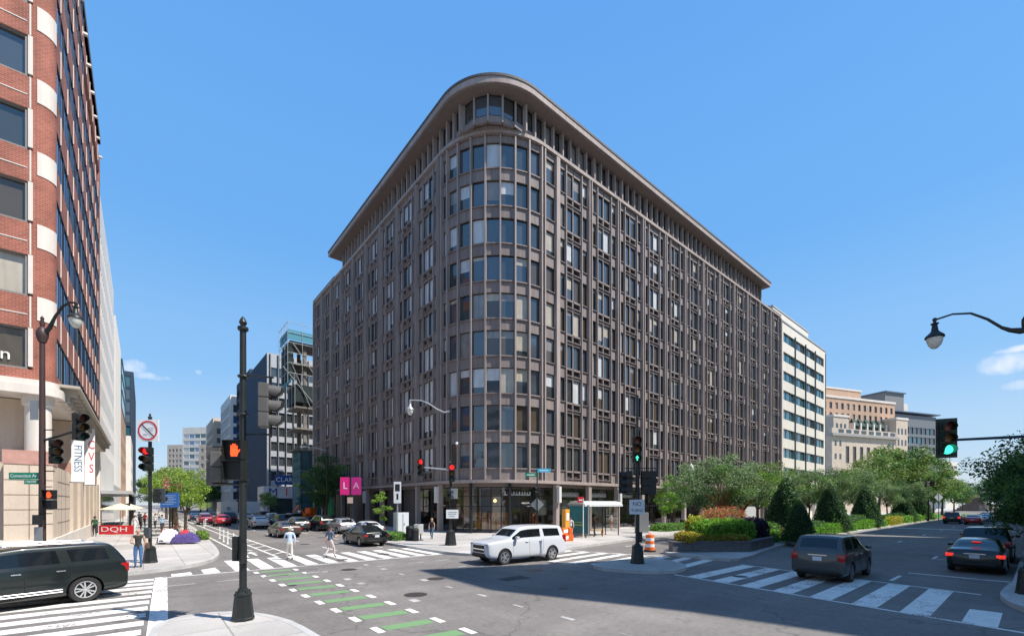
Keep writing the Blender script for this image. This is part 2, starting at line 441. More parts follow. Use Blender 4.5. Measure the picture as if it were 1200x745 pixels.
def mark(name='road_marking', quads=(), m=None, z=.004):
    b=MB()
    for q in quads: b.poly([(p[0],p[1],z) for p in q])
    struct(name, b, m or paint_white, recalc=False)
def rect(x0,x1,y0,y1): return [(x0,y0),(x1,y0),(x1,y1),(x0,y1)]
# near left crosswalk
mark('crosswalk_marking', [rect(-16,-.05+.045*(y-13),y,y+.56) for y in [12.2+1.0*i for i in range(11)]]+
     [[(-.05,9.7),(.35,9.7),(.75,23.0),(.35,23.0)]])
# crosswalk over the left street
mark('crosswalk_marking', [[(x,23.0),(x+.56,23.0),(x+.66,27.5),(x+.1,27.5)] for x in [3.15+1.0*i for i in range(11)]]+
     [[(2.0,23.0),(2.6,23.0),(2.6,24.9),(2.0,24.4)], [(.9,23.0),(1.6,23.0),(1.6,23.9),(.9,23.7)]]+[[(.6,22.72),(13.7,22.72),(13.7,22.87),(.6,22.87)]])
# crosswalk over the service lane
q=[]
y=18.6
while y>9.9:
    xe=20.9+(19.2-y)*.33; xs=xe-5.6
    if y<13.6: xs=max(xs,17.5)
    q.append([(xs,y-.35),(xe,y+.35),(xe,y+.85),(xs,y+.15)]); y-=1.12
q.append([(20.9,19.2),(21.1,19.2),(23.0,13.6),(22.8,13.6)])
mark('crosswalk_marking', q)
# crosswalk over the right street
xn=lambda y:15.75+.161*y
xf=lambda y:20.9+.175*y
q=[[(xn(y),y-.31),(xf(y),y-.31),(xf(y),y+.31),(xn(y),y+.31)] for y in [9.0-1.14*i for i in range(7)]]
q.append([(xn(.9),.62),(18.1,.62),(18.1,1.25),(xn(.9),1.25)])
q.append([(xn(9.9)-.14,9.9),(xn(9.9),9.9),(xn(-1),-1),(xn(-1)-.14,-1)])
q.append([(xf(9.4)+.02,9.4),(xf(9.4)+.16,9.4),(xf(1.2)+.16,1.2),(xf(1.2)+.02,1.2)])
mark('crosswalk_marking', q)
# green cycle crossing
gq=[];wq=[];fq=[]
for i in range(11):
    Y=21.9-1.31*i; xl=3.75+.055*i; xr=5.25+.055*i
    gq.append([(xl+.2,Y-.22),(xr-.1,Y-.34),(xr-.1,Y+.10),(xl+.2,Y+.22)])
    wq.append([(xl-.06,Y-.30),(xl+.12,Y-.30),(xl+.12,Y+.26),(xl-.06,Y+.26)]); wq.append([(xr,Y-.42),(xr+.18,Y-.42),(xr+.18,Y+.14),(xr,Y+.14)])
    if i in (1,3,4,7): fq.append(rect(xr+.7,xr+.95,Y-.5,Y-.1))
mark('cycle_crossing_marking', gq, paint_green); mark('cycle_crossing_marking', wq)
for i in range(9): fq.append(rect(8.3+.02*i+(i%3)*.03,8.5+(i%2)*.1,21-1.9*i,21.45-1.9*i))
for i in range(7): fq.append(rect(11.5+i*.9,11.9+i*.9,17.6-.5*i,17.75-.5*i)); 
for i in range(8): fq.append(rect(.6+i*1.6,1.5+i*1.6,20.3,20.42))
mark('road_marking', fq, paint_worn)
# left street lines
q=[rect(4.45,4.58,28.4,48),rect(5.75,5.88,27.7,110),rect(6.65,6.78,27.7,110)]
for i in range(9): y=29+i*2.6; q.append([(5.88,y),(6.65,y+1),(6.65,y+1.25),(5.88,y+.25)])
for i in range(14): q.append(rect(9.5,9.62,29+i*9,32+i*9))
for i in range(14): q.append(rect(12.6,12.7,29+i*9,32+i*9))
# bicycle lane arrow
q+= [rect(5.0,5.14,29.2,30.6),[(4.8,30.6),(5.34,30.6),(5.07,31.5)],[(4.7,32.2),(4.85,32.2),(5.1,33.2),(4.95,33.2)],[(5.4,32.2),(5.25,32.2),(5.0,33.2),(5.15,33.2)]]
mark('lane_marking', q)
# right street lines
q=[]
for i in range(9): q.append(rect(22.4+i*10.6,24.2+i*10.6,3.62,3.76)); q.append(rect(33.6+i*11.5,35.4+i*11.5,6.95,7.09))
q+=[rect(71.5,72.6,.6,12.1), rect(33.0,33.15,2.6,3.76), rect(29.6-4.2,25.6,.7,3.62)]  # the wide cross band is a stop line with a sunlit strip painted in
q+=[rect(24,90,22.2,22.3),rect(26,100,18.6,18.72)]
mark('lane_marking', q)
# manhole covers and patches
for (x,y,r) in ((6.9,13.2,.38),(8.2,24.0,.3),(4.2,17.6,.16),(11.4,10.8,.16),(18.9,7.9,.3),(27.2,5.4,.36),(16.6,22.2,.3),(26,17.6,.36),(9.2,35,.36),(12.2,41,.36),(-4.2,14.6,.34),(13.5,14.6,.42),(9.0,15.5,.35),(7.2,20.2,.35),(24.5,7.0,.38),(11.0,25.1,.36)):
    c=MB(); c.poly([(x+r*math.cos(a*math.pi/12),y+r*math.sin(a*math.pi/12),.005) for a in range(24)])
    struct('manhole_cover', c, mat('iron',(.06,.05,.045),.6,metal=.3), recalc=False)
q=[rect(10.8,12.1,13.2,13.9)]
mark('road_patch', q, mat('patch',(.062,.060,.060),.9,var=.2,vscale=2,fine=.2), z=.003)
g=MB(); g.poly([(124,-5,.02),(190,-5,.02),(190,24,.02),(124,24,.02)]); o=g.build('grass', grass_m, recalc=False); tag(o,'lit lawn of the circle at the far end of the right hand street','grass',kind='stuff')

# ------------------------------------------------------------------ main building
X0,Y0,AR=23.2,31.5,7.5
AC=(30.7,39.0); YL=82.7; XR=93.3
def outline(o, y1=YL, x1=XR, deep=None, seg=27):
    pts=[(X0-o,y1)]
    for i in range(seg+1):
        a=math.pi+math.pi/2*i/seg; pts.append((AC[0]+(AR+o)*math.cos(a),AC[1]+(AR+o)*math.sin(a)))
    pts.append((x1,Y0-o))
    return pts
def poly_r(o,r,y1,x1,t=22):
    cx,cy=X0-o+r,Y0-o+r
    return [(X0-o,y1)]+[(cx+r*math.cos(math.pi+math.pi/2*i/24),cy+r*math.sin(math.pi+math.pi/2*i/24)) for i in range(25)]+[(x1,Y0-o),(x1,Y0+t),(X0+t,Y0+t),(X0+t,y1)]
def body_poly(o,y1=YL,x1=XR,t=22): return outline(o,y1,x1)+[(x1,Y0+t),(X0+t,Y0+t),(X0+t,y1)]
BZ=KB
bld=thing('office_building','brown precast office block with a rounded corner and deep overhanging roof','building',(X0+8,Y0+8,0))
OFF=(-(X0+8),-(Y0+8),0)
TR=Matrix.Translation(OFF)
def BM(): return MB(TR.copy())
Z0,PITCH,NF=5.3,3.6,9
ZT=Z0+PITCH*NF   # 37.7
m=BM()
m.prism(body_poly(-.62), Z0-.35, 38.6, 0)
m.build('wall', precast, bld)
# projecting bands
m=BM()
m.prism(body_poly(.12), Z0-.28, Z0+.02, 0)
m.prism(body_poly(.10), 38.42, 38.75, 0)
m.build('ledge', precast_lt, bld)
m=BM(); m.prism(body_poly(-.6), Z0-.62, Z0-.36, 0); m.build('canopy_soffit', soffit, bld)
m=BM(); m.prism(poly_r(1.1,6.4,71.0,85.3), 41.42, 41.98, 0); m.build('cornice', precast_lt, bld)
m=BM(); m.prism(poly_r(1.16,6.46,71.06,85.36), 41.99, 42.22, 0); m.build('roof', roof_dark, bld)
m=BM(); m.prism(poly_r(.95,6.25,70.8,85.1), 41.31, 41.41, 0); m.build('eaves', soffit, bld)
# roof edge of the lower far ends
m=BM(); m.box(X0-.1,X0+3,71.4,YL,38.76,38.95); m.box(87,XR,Y0-.1,Y0+3,38.76,38.95); m.build('roof', roof_dark, bld, each=True)

facade=BM(); fins=BM(); vents=BM()
WG=[glass_dark,glass_brown,glass_blue,blind_cream,blind_reflect_white,blind_grey]
win_rest=BM(); nwin=0
def blind_choice(floor, kind):
    r=rnd.random()
    if floor in (4,5): base=[3,3,3,4,5,1]      # cream blinds on the middle floors
    elif floor in (2,): base=[4,4,4,4,3,0]
    elif floor in (0,1): base=[0,4,5,1,2,0]
    else: base=[2,5,5,4,4,3,2,0]
    return base[int(r*len(base))], rnd.choice([0,0,.15,.3,.5,.75,1])
pane_cache={}
def pane_mesh(w,h,top,mi,mj):
    key=(round(w,2),round(h,2),top,mi,mj)
    if key in pane_cache: return pane_cache[key]
    b=MB()
    zt=h*(1-top)
    b.poly([(-w/2,0,0),(w/2,0,0),(w/2,0,zt),(-w/2,0,zt)],mj) if top<1 else None
    if top>0: b.poly([(-w/2,0,zt),(w/2,0,zt),(w/2,0,h),(-w/2,0,h)],mi)
    # bronze frame bars round the pane
    t=.05
    for (a,c,e,f) in ((-w/2,w/2,0,t),(-w/2,w/2,h-t,h),(-w/2,-w/2+t,t,h-t),(w/2-t,w/2,t,h-t)): b.box(a,c,.01,.06,e,f,6)
    me=b.mesh('window',WG+[metal_dark],recalc=False); pane_cache[key]=me; return me
def add_pane(fr, u, z, w, h, floor, indiv, col_key):
    global nwin
    mi,top=blind_choice(floor,col_key)
    if col_key>=100: mi=rnd.choice([4,4,2,5,2,4]); top=rnd.choice([.7,1,1])  # left facade: pale panes paint in the bright reflections of sky and street
    mj=rnd.choice([0,0,1,2,2]) if mi in (3,4,5) else mi
    if mi<3: top=0
    me=pane_mesh(w,h,top,mi,mj)
    Mx=fr @ Matrix.Translation((u,-.40,z))
    if indiv and nwin<100:
        o=link('window', me, bld); o.matrix_local=TR @ Mx; nwin+=1
    else:
        n0=len(win_rest.v)
        for v in me.vertices: win_rest.v.append(TR @ Mx @ v.co)
        for p in me.polygons: win_rest.f.append(tuple(n0+i for i in p.vertices)); win_rest.mi.append(p.material_index)
def fbox(b,fr,u0,u1,d0,d1,z0,z1,m=0):
    old=b.M; b.M=(old @ fr) if old is not None else fr; b.box(u0,u1,d0,d1,z0,z1,m); b.M=old
SPH=1.15
def bay(fr, W, first, indiv_cols=(), fd=.26):
    """one structural bay, u from 0 to W; pier at u=0"""
    s=W/5.08; pw=.5*s; fo=.0 if first<100 else -.10
    # pier with a recessed joint
    fbox(fins,fr,-pw/2,-pw/2+.12,-.42,.12,Z0+.02,38.34); fbox(fins,fr,pw/2-.12,pw/2,-.42,.12,Z0+.02,38.34); fbox(facade,fr,-pw/2+.121,pw/2-.121,-.42,-.16,Z0+.03,38.33)
    x=pw/2; sw=1.02*s; cw=1.135*s; fw=.09*s
    edges=[x, x+sw, x+sw+fw, x+sw+fw+cw, x+sw+2*fw+cw, x+sw+2*fw+2*cw, x+sw+3*fw+2*cw, W-pw/2]
    fbox(fins,fr,edges[1],edges[2],-.42,fo,Z0+.02,38.34)
    fbox(fins,fr,edges[3],edges[4],-.42,-.24,Z0+.02,37.70)
    fbox(fins,fr,edges[5],edges[6],-.42,fo,Z0+.02,38.34)
    spans=[(edges[0],edges[1],'s'),(edges[2],edges[3],'c'),(edges[4],edges[5],'c'),(edges[6],edges[7],'s')]
    for f in range(NF+1):
        z=Z0+.02+f*PITCH
        top = (38.34-z) if f==NF else SPH
        for (a,c,k) in spans:
            if k=='s' or f==NF:
                fbox(facade,fr,a,c,-.42,-.20,z,z+top)
                if f<NF: fbox(facade,fr,a,c,-.19,-.08,z+SPH-.07,z+SPH)
            else:
                fbox(facade,fr,a,c,-.42,-.22,z,z+.34)
                fbox(facade,fr,a,c,-.21,-.09,z+.28,z+.35)
                fbox(vents,fr,a,c,-.42,-.38,z+.36,z+.92)
                mid=(a+c)/2
                fbox(facade,fr,a,a+.16,-.42,-.14,z+.37,z+.91); 
                fbox(facade,fr,a,c,-.42,-.16,z+.96,z+SPH)
            if f<NF: add_pane(fr,(a+c)/2,z+SPH,c-a,PITCH-SPH, f, (k=='c' and first in indiv_cols and False) , first)
# curve panels first so they are the individual windows
EDG=[180,188.05]+[188.05+11.25*k for k in range(1,8)]+[270]
npan=9
for i in range(npan):
    da=EDG[i+1]-EDG[i]; a=R((EDG[i]+EDG[i+1])/2); nx,ny=math.cos(a),math.sin(a)
    w=2*AR*math.sin(R(da/2)); dx,dy=-ny,nx
    # handedness: d x n = z
    d=(-ny*-1, nx*-1,0)
    fr=frame((AC[0]+AR*math.cos(R(da/2))*nx, AC[1]+AR*math.cos(R(da/2))*ny,0),(ny,-nx,0),(nx,ny,0))
    if i in (0,8): pass
    for f in range(NF+1):
        z=Z0+.02+f*PITCH
        top=(38.34-z) if f==NF else SPH
        fbox(facade,fr,-w/2+.07,w/2-.07,-.42,-.20,z,z+top)
        if f<NF:
            fbox(facade,fr,-w/2+.07,w/2-.07,-.19,-.07,z+SPH-.12,z+SPH)
            add_pane(fr,0,z+SPH,w-.14,PITCH-SPH,f,True,i)
PR=3.5; PC=(X0+.5+PR,Y0+.5+PR)
for i in range(4):
    a=R(180+22.5*(i+.5)); nx,ny=math.cos(a),math.sin(a); w=2*PR*math.sin(R(11.25))
    fr=frame((PC[0]+PR*math.cos(R(11.25))*nx, PC[1]+PR*math.cos(R(11.25))*ny,0),(ny,-nx,0),(nx,ny,0))
    fbox(facade,fr,-w/2+.06,w/2-.06,-.3,-.04,38.76,39.35)
    me=pane_mesh(w-.12,1.9,0,2 if i in (1,2) else 0,2 if i in (1,2) else 0); o=link('window', me, bld); o.matrix_local=TR @ fr @ Matrix.Translation((0,-.12,39.38)); nwin+=1
for i in range(5):
    a=R(180+22.5*i); nx,ny=math.cos(a),math.sin(a); fr=frame((PC[0]+PR*nx, PC[1]+PR*ny,0),(ny,-nx,0),(nx,ny,0)); fbox(fins,fr,-.08,.08,-.3,.10,38.76,41.3)
for i in range(npan+1):
    a=R(EDG[i]); nx,ny=math.cos(a),math.sin(a)
    fr=frame((AC[0]+AR*nx, AC[1]+AR*ny,0),(ny,-nx,0),(nx,ny,0))
    fbox(fins,fr,-.075,.075,-.42,.06,Z0+.02,38.34)
m=BM(); m.prism(poly_r(-.62,4.5,69.5,84.0), 38.7, 41.3, 0); m.build('penthouse_wall', precast, bld)
frR=lambda x: frame((x,Y0,0),(-1,0,0),(0,-1,0))
frL=lambda y: frame((X0,y,0),(0,1,0),(-1,0,0))
# right hand facade: bays run from the far end towards the corner (frame u points to -x)
x=93.3
for b in range(12):
    bay(frR(93.46-5.08*b), 5.08, b)
fbox(fins,frR(93.46-5.08*12),-.25,.25,-.42,.10,Z0+.02,38.34)
FRW=frR(32.25)
for f in range(NF+1):
    z=Z0+.02+f*PITCH; top=(38.34-z) if f==NF else SPH
    fbox(facade,FRW,.0,1.5,-.42,-.20,z,z+top)
    if f<NF: fbox(facade,FRW,.0,1.5,-.19,-.08,z+SPH-.07,z+SPH); add_pane(FRW,.75,z+SPH,1.5,PITCH-SPH,f,True,8)
y=39.6
for b in range(9): bay(frL(39.55+4.8*b), 4.8, 100+b)
fbox(fins,frL(39.55+4.8*9),-.25,.1,-.42,.10,Z0+.02,38.34)
# penthouse fins and windows on both long sides
def pent(fr, n, step):
    for i in range(n):
        u=i*step
        fbox(fins,fr,u-.08,u+.08,-.61,-.10 if i%4 else .0,38.76,41.3)
        fbox(facade,fr,u+.09,u+step-.09,-.61,-.36,38.76,39.35)
        mi=0
        n0=len(win_rest.v); me=pane_mesh(step-.2,1.9,0,0,0); Mx=fr @ Matrix.Translation((u+step/2,-.56,39.38))
        for v in me.vertices: win_rest.v.append(TR @ Mx @ v.co)
        for p in me.polygons: win_rest.f.append(tuple(n0+k for k in p.vertices)); win_rest.mi.append(rnd.choice([0,0,5]) if p.material_index==0 else 6)
pent(frR(84.1), 45, 1.27); pent(frL(35.6), 27, 1.25)
facade.build('spandrel', precast, bld); fins.build('pilaster', precast_lt, bld); 
vp=sorted(vents.pieces(), key=lambda q:(q.v[0]+Vector((31.2,39.5,-3))).length)
for q in vp[:100]: q.build('vent', recess, bld)
vr=MB()
for q in vp[100:]:
    n0=len(vr.v); vr.v+=q.v; vr.f+=[tuple(n0+k for k in f) for f in q.f]; vr.mi+=q.mi
tag(vr.build('vent', recess, bld), kind='stuff')
o=win_rest.build('window', WG+[metal_dark], bld, recalc=False); tag(o, kind='stuff')
# ground floor: columns, recessed shopfront
cols=[(X0+.25,39.55+4.8*b,'L') for b in range(10)]+[(93.46-5.08*b,Y0+.25,'R') for b in range(13)]
for i,(cx,cy,s) in enumerate(cols):
    m=BM(); w=.24
    if s=='L': m.box(cx-w,cx+w,cy-w,cy+w,BZ,Z0-.3)
    else: m.box(cx-w,cx+w,cy-w,cy+w,BZ,Z0-.3)
    m.build('column', precast_lt, bld, bevel=.02)
    if (i%2==0 and s=='R' and i>=14) or (s=='L' and b and i in (0,2,4)):
        m=BM()
        if s=='R': m.box(cx-.17,cx+.17,cy-.62,cy-.26,3.1,4.75)
        else: m.box(cx-.62,cx-.26,cy-.17,cy+.17,3.1,4.75)
        m.build('wall_lamp', mat('lampbox',(.66,.64,.6),.4), bld, bevel=.03)
for i in (0,3,6,9):
    a=math.pi+R(10)*i
    m=BM(); c=(AC[0]+(AR-.2)*math.cos(a),AC[1]+(AR-.2)*math.sin(a))
    if i in (3,6): m.lathe([(.16,BZ),(.16,Z0-.3)],(c[0],c[1],0),12); m.build('column', metal_dark, bld)
# shopfront line: curved glass with mullions
def ring(o,a0,a1,n): return [(AC[0]+(AR+o)*math.cos(a0+(a1-a0)*i/n),AC[1]+(AR+o)*math.sin(a0+(a1-a0)*i/n)) for i in range(n+1)]
line=[(X0+1.1,46.4)]+[(X0+1.1,41)]+ring(-1.1,math.pi,1.5*math.pi,10)+[(36,Y0+1.1),(40.1,Y0+1.1),(45.2,Y0+1.1),(50.2,Y0+1.1),(55.3,Y0+1.1),(60.4,Y0+1.1),(65.5,Y0+1.1),(70.6,Y0+1.1)]
gl=BM(); fm=BM()
for i in range(len(line)-1):
    a,b2=line[i],line[i+1]
    gl.poly([(a[0],a[1],BZ+.35),(b2[0],b2[1],BZ+.35),(b2[0],b2[1],4.66),(a[0],a[1],4.66)])
    fm.tube([(a[0],a[1],BZ),(a[0],a[1],4.66)],.045,6)
    for z in (BZ+.3,2.75,3.75,4.6): fm.tube([(a[0],a[1],z),(b2[0],b2[1],z)],.04,6)
    if i>10:
        for t in (.33,.66): fm.tube([(a[0]+(b2[0]-a[0])*t,a[1],BZ),(a[0]+(b2[0]-a[0])*t,a[1],4.66)],.035,6)
gl.build('shop_window', MATS['store_glass'], bld, recalc=False); fm.build('window_frame', metal_dark, bld)
m=BM()
for i in range(len(line)-1):
    a,b2=line[i],line[i+1]; m.poly([(a[0],a[1],BZ),(b2[0],b2[1],BZ),(b2[0],b2[1],BZ+.34),(a[0],a[1],BZ+.34)])
m.build('plinth', stone_dark, bld, recalc=False)
# sign bands
sg=BM(); 
sb=[(33.2,36.6),(38.2,41.4),(43.4,46.6),(53.5,57)]
for k,(a,b2) in enumerate(sb):
    sg.box(a,b2,Y0+.82,Y0+.98,3.72,4.22)
sg.build('sign_board', mat('signgrey',(.28,.27,.26),.5), bld, each=True)
for k,(a,b2) in enumerate(sb):
    n=9; mm=BM()
    for j in range(n):
        u=a+.35+(b2-a-.7)*j/n; h=.24 if j in (0,5) else .17
        mm.box(u,u+.06,Y0+.79,Y0+.815,3.84,3.84+h); mm.box(u,u+.22,Y0+.79,Y0+.813,3.84+(h-.05 if j%2 else 0),3.84+(h if j%2 else .05))
    mm.build('sign_mark', white_sign if k!=3 else sign_red, bld)
mm=BM()
for j,deg in enumerate((238,243,248,253,258)):
    a=R(deg); c=(AC[0]+(AR-.92)*math.cos(a),AC[1]+(AR-.92)*math.sin(a)); mm.M=TR @ frame((c[0],c[1],0),(math.sin(a),-math.cos(a),0),(math.cos(a),math.sin(a),0))
    mm.box(-.25,.25,0,.05,3.85,3.92); mm.box(-.25,-.18,0,.05,3.93,4.2); mm.box(.05,.11,0,.05,3.93,4.14)
mm.build('sign_mark', white_sign, bld)
# inside the shop: back wall, wooden counters, ceiling glow from outside only
m=BM(); m.prism([(28,60),(28,46)]+ring(-5.2,math.pi,1.5*math.pi,8)+[(33,36.8),(80,36.8),(80,40),(60,45),(34,60)],BZ,4.66,0); m.build('inner_wall', mat('inner_wall',(.24,.19,.14),.8,var=.3,vscale=.6), bld)
m=BM(); m.prism(body_poly(-1.2), BZ-.1, BZ+.01, 0); m.build('shop_floor', mat('shopfloor',(.22,.19,.16),.5), bld)
for k,(deg,rr) in enumerate(((212,6.0),(218,6.1),(226,6.1),(233,6.1),(240,6.1),(268,6.0))):
    a=R(deg); m=MB(TR @ frame((AC[0]+rr*math.cos(a),AC[1]+rr*math.sin(a),0),(math.sin(a),-math.cos(a),0),(math.cos(a),math.sin(a),0)))
    m.box(-.32,.32,-.25,.25,BZ,1.5); m.box(-.28,.28,-.2,.2,1.62,2.15); m.box(-.32,-.26,-.25,.25,1.5,2.2); m.box(.26,.32,-.25,.25,1.5,2.2)
    m.build('counter', wood_orange, bld)
m=BM()
for (a,b2) in ((30.9,32.1),(33.6,35.3),(35.5,37.3),(39.2,40.0)): m.box(a,b2,Y0+1.25,Y0+1.3,1.85,3.4)
m.build('poster', mat('poster_cream',(.72,.72,.58),.6), bld, each=True)
m=BM()
for k in range(5): m.box(33.6+k*2.1,34.2+k*2.1,Y0+1.8,Y0+2.4,BZ,1.4)
m.build('display_case', wood_orange, bld, each=True)
for deg,rr,zz in ((228,5.6,3.3),):
    a=R(deg); c=(AC[0]+rr*math.cos(a),AC[1]+rr*math.sin(a))
    m=BM(); m.lathe([(.05,zz+.2),(.16,zz+.05),(.16,zz-.08),(.05,zz-.15)],(c[0],c[1],0),10); m.build('pendant_lamp', warm_lamp, bld)
m=BM(); m.prism(poly_r(-1.25,6.2,46.2,70.4,4), 4.5,4.64, 0); m.build('shop_ceiling', mat('shopceil',(.42,.40,.36),.8), bld)
# left side ground floor: dark stone walls between recesses
m=BM()
for y in (46.5,51.2,58,62,66,71,76): m.box(X0+.9,X0+6,y,y+2.6,BZ,Z0-.63)
m.box(X0+3,X0+6,46,YL,BZ,Z0-.63); m.build('stone_pier', stone_dark, bld, each=True)
m=BM()
for y in (49.2,54,60.7,64.7,68.7,73.7): m.box(X0+2.4,X0+2.5,y,y+1.9,BZ+.1,3.9)
m.build('door', glass_dark, bld, each=True)
m=BM()
for x in (56,61,66,71,76,81,86): m.box(x+.6,x+2.9,Y0+1.3,Y0+5,BZ,Z0-.63)
m.box(71,XR,Y0+2.5,Y0+6,BZ,Z0-.63); m.build('stone_pier', stone_dark, bld, each=True)
# roof plant
# ------------------------------------------------------------------ other buildings
def grid_building(name, label, W, D, h, wall, faces, loc, rotz=0, glass=(), roofm=None, parapet=.9, base=None, group=None, cat='building', cap=90, core=None):
    t=thing(name,label,cat,loc,rotz,group)
    b=MB(); b.box(.3,W-.3,.3,D-.3,0,h-.2,0)
    rest=MB(); cnt=0
    glass=list(glass) or [glass_dark,glass_blue,blind_grey]
    fr_={'S':(frame((0,0,0),(1,0,0),(0,-1,0)),W),'W':(frame((0,0,0),(0,1,0),(-1,0,0)),D),'E':(frame((W,0,0),(0,1,0),(1,0,0)),D),'N':(frame((0,D,0),(1,0,0),(0,1,0)),W)}
    for s in 'SWEN':
        fr,L=fr_[s]
        sp=faces.get(s)
        e0=.0 if s in 'SN' else .31; e1=L-e0
        if not sp: fbox(b,fr,e0,e1,-.3,0,0,h); continue
        z0=sp.get('z0',4.5); p=sp['pitch']; wh=sp['wh']; n=sp['cols']; nf=sp.get('floors') or int((h-z0-.8)/p); wf=sp.get('wf',.6); end=sp.get('end',.6); dp=sp.get('dp',.28)
        sill=sp.get('sill',(p-wh)/2)
        cw=(L-2*end)/n
        fbox(b,fr,e0,e1,-.3,0,0,z0+sill)
        for f in range(nf):
            zt=z0+f*p+sill+wh; zn=z0+(f+1)*p+sill if f<nf-1 else h
            fbox(b,fr,e0,e1,-.3,0,zt,zn)
            zb=z0+f*p+sill
            x=e0
            for c in range(n):
                a=end+c*cw+cw*(1-wf)/2; c2=a+cw*wf
                if a-x>.01: fbox(b,fr,x,a,-.3,-.004 if wf>.85 else -.001,zb,zt, sp.get('pm',0))
                x=c2
                me=simple_pane(round(c2-a,2),round(wh,2),rnd.choice(glass),sp.get('div',1),sp.get('arch',False))
                Mx=fr @ Matrix.Translation(((a+c2)/2,-dp,zb))
                if cnt<cap and s in sp.get('ind','SWE'):
                    o=link('window',me,t); o.matrix_local=Mx; cnt+=1
                else:
                    n0=len(rest.v)
                    for v in me.vertices: rest.v.append(Mx @ v.co)
                    for q in me.polygons: rest.f.append(tuple(n0+i for i in q.vertices)); rest.mi.append(GLIDX[me.materials[q.material_index].name])
            if e1-x>.01: fbox(b,fr,x,e1,-.3,-.001,zb,zt,sp.get('pm',0))
        if sp.get('fins'):
            for c in range(n+1): u=end+c*cw; fbox(b,fr,u-.12,u+.12,.0,.22,z0,h-.3, sp.get('fm',0))
    b.build('wall',[wall, core or wall],t)
    if rest.f: o=rest.build('window',GLALL,t,recalc=False); tag(o,kind='stuff')
    r=MB(); r.box(.35,W-.35,.35,D-.35,h-.19,h-.1); r.build('roof',roofm or roof_dark,t)
    return t
GLALL=[glass_dark,glass_brown,glass_blue,glass_teal,glass_side,blind_cream,blind_reflect_white,blind_grey,metal_dark]
GLIDX={m.name:i for i,m in enumerate(GLALL)}
sp_cache={}
def simple_pane(w,h,gm,div,arch=False):
    key=(w,h,gm.name,div,arch)
    if key in sp_cache: return sp_cache[key]
    b=MB()
    if arch:
        pts=[(-w/2,0,0),(w/2,0,0)]+[(w/2*math.cos(math.pi*i/8),0,h-w/2+w/2*math.sin(math.pi*i/8)) for i in range(9)]
        b.poly(pts,0)
    else: b.poly([(-w/2,0,0),(w/2,0,0),(w/2,0,h),(-w/2,0,h)],0)
    t=.05
    for (a,c,e,f) in ((-w/2,w/2,0,t),(-w/2,w/2,h-t,h),(-w/2,-w/2+t,t,h-t),(w/2-t,w/2,t,h-t)): b.box(a,c,.01,.05,e,f,1)
    for i in range(1,div): x=-w/2+w*i/div; b.box(x-.025,x+.025,.01,.06,t,h-t,1)
    me=b.mesh('window',[gm,metal_dark],recalc=False); sp_cache[key]=me; return me

# --- red brick block at the left
bk=thing('brick_building','red brick office block with white rounded corner stones and blue glass bands','building',(-3.55,32.8,0))
BX,BY=-3.55,32.8
T2=Matrix.Translation((-BX,-BY,0))
def B2(): return MB(T2.copy())
def corner_pts(o,x0,y1,r=.6,n=6):
    """front wall from x0, rounded corner, then back along the street to y1"""
    P=[(x0,BY-o)]
    cx,cy=BX-r,BY+r
    for i in range(n+1):
        a=-math.pi/2+math.pi/2*i/n; P.append((cx+(r+o)*math.cos(a),cy+(r+o)*math.sin(a)))
    P.append((BX+o,y1)); return P
b=B2()
def solid(b,o,x0,y1,z0,z1,m=0): b.prism(corner_pts(o,x0,y1)+[(x0,y1)],z0,z1,m)
zk=[9.8+3.7*k for k in range(9)]
solid(b,-.35,-26,64.2,9.3,41.3)
prev=9.3
for z in zk:
    # brick spandrel below this window band
    if z-prev>.05: solid(b,0,-26,64.2,prev,z)
    # piers on the front between windows, corner pier
    if z+2.1<41.5:
        b.prism([(-4.3,BY)]+corner_pts(0,-4.3,BY+.9)[1:]+[(-5,BY+.9)],z,z+2.1)
        for x in (-9.4,-14.6,-19.8,-25): b.box(x,x+1.6,BY,BY+.34,z,z+2.1)
        b.box(BX-.34,BX,63.2,64.2,z,z+2.1)
    prev=z+2.1
solid(b,0,-26,64.2,prev,41.3)
b.build('wall',brick_red,bk)
b=B2()
for z in zk[:-1]:
    zz=z+2.55
    P=corner_pts(.03,-4.12,BY+.5); Q=corner_pts(-.05,-4.12,BY+.5)
    b.prism(P+Q[::-1],zz,zz+1.2)
b.build('corner_stone',stone_white,bk,each=True)
b=B2()
for z in zk: b.box(-4.47,-4.3,BY-.02,BY+.3,z+.15,z+2.1)
for z in zk[:-1]:
    y=BY+2.3
    while y<63: b.box(BX-.02,BX+.035,y,y+.1,z+2.15,z+3.65); y+=2.9
    b.box(-4.42,-4.36,BY-.03,BY+.02,z+2.12,z+3.7)
    b.box(-26,-4.5,BY-.025,BY+.02,z+2.75,z+2.8)
b.build('stone_strip',stone_white,bk,each=True)
for z in zk:
    y=BY+.9
    gmat=glass_side
    while y<62.9:
        me=simple_pane(2.78,2.1,glass_side if rnd.random()<.85 else glass_blue,2)
        o=link('window',me,bk); o.matrix_local=T2 @ frame((BX,0,0),(0,1,0),(1,0,0)) @ Matrix.Translation((y+1.45,-.055,z)); y+=2.9
        if y>46 and z>9.9+3.7*6: break
for z in zk:
    for x in (-6.6,-11.8,-17):
        if x<-12 and z<40: continue
        g_=rnd.choice([glass_dark,glass_brown,glass_dark]) 
        if z>24 and z<28: g_=glass_blue
        if abs(z-13.5)<.1: g_=blind_cream
        me=simple_pane(4.1,2.0,g_,1)
        o=link('window',me,bk); o.matrix_local=T2 @ frame((0,BY,0),(1,0,0),(0,-1,0)) @ Matrix.Translation((x+.03,-.26,z+.08))
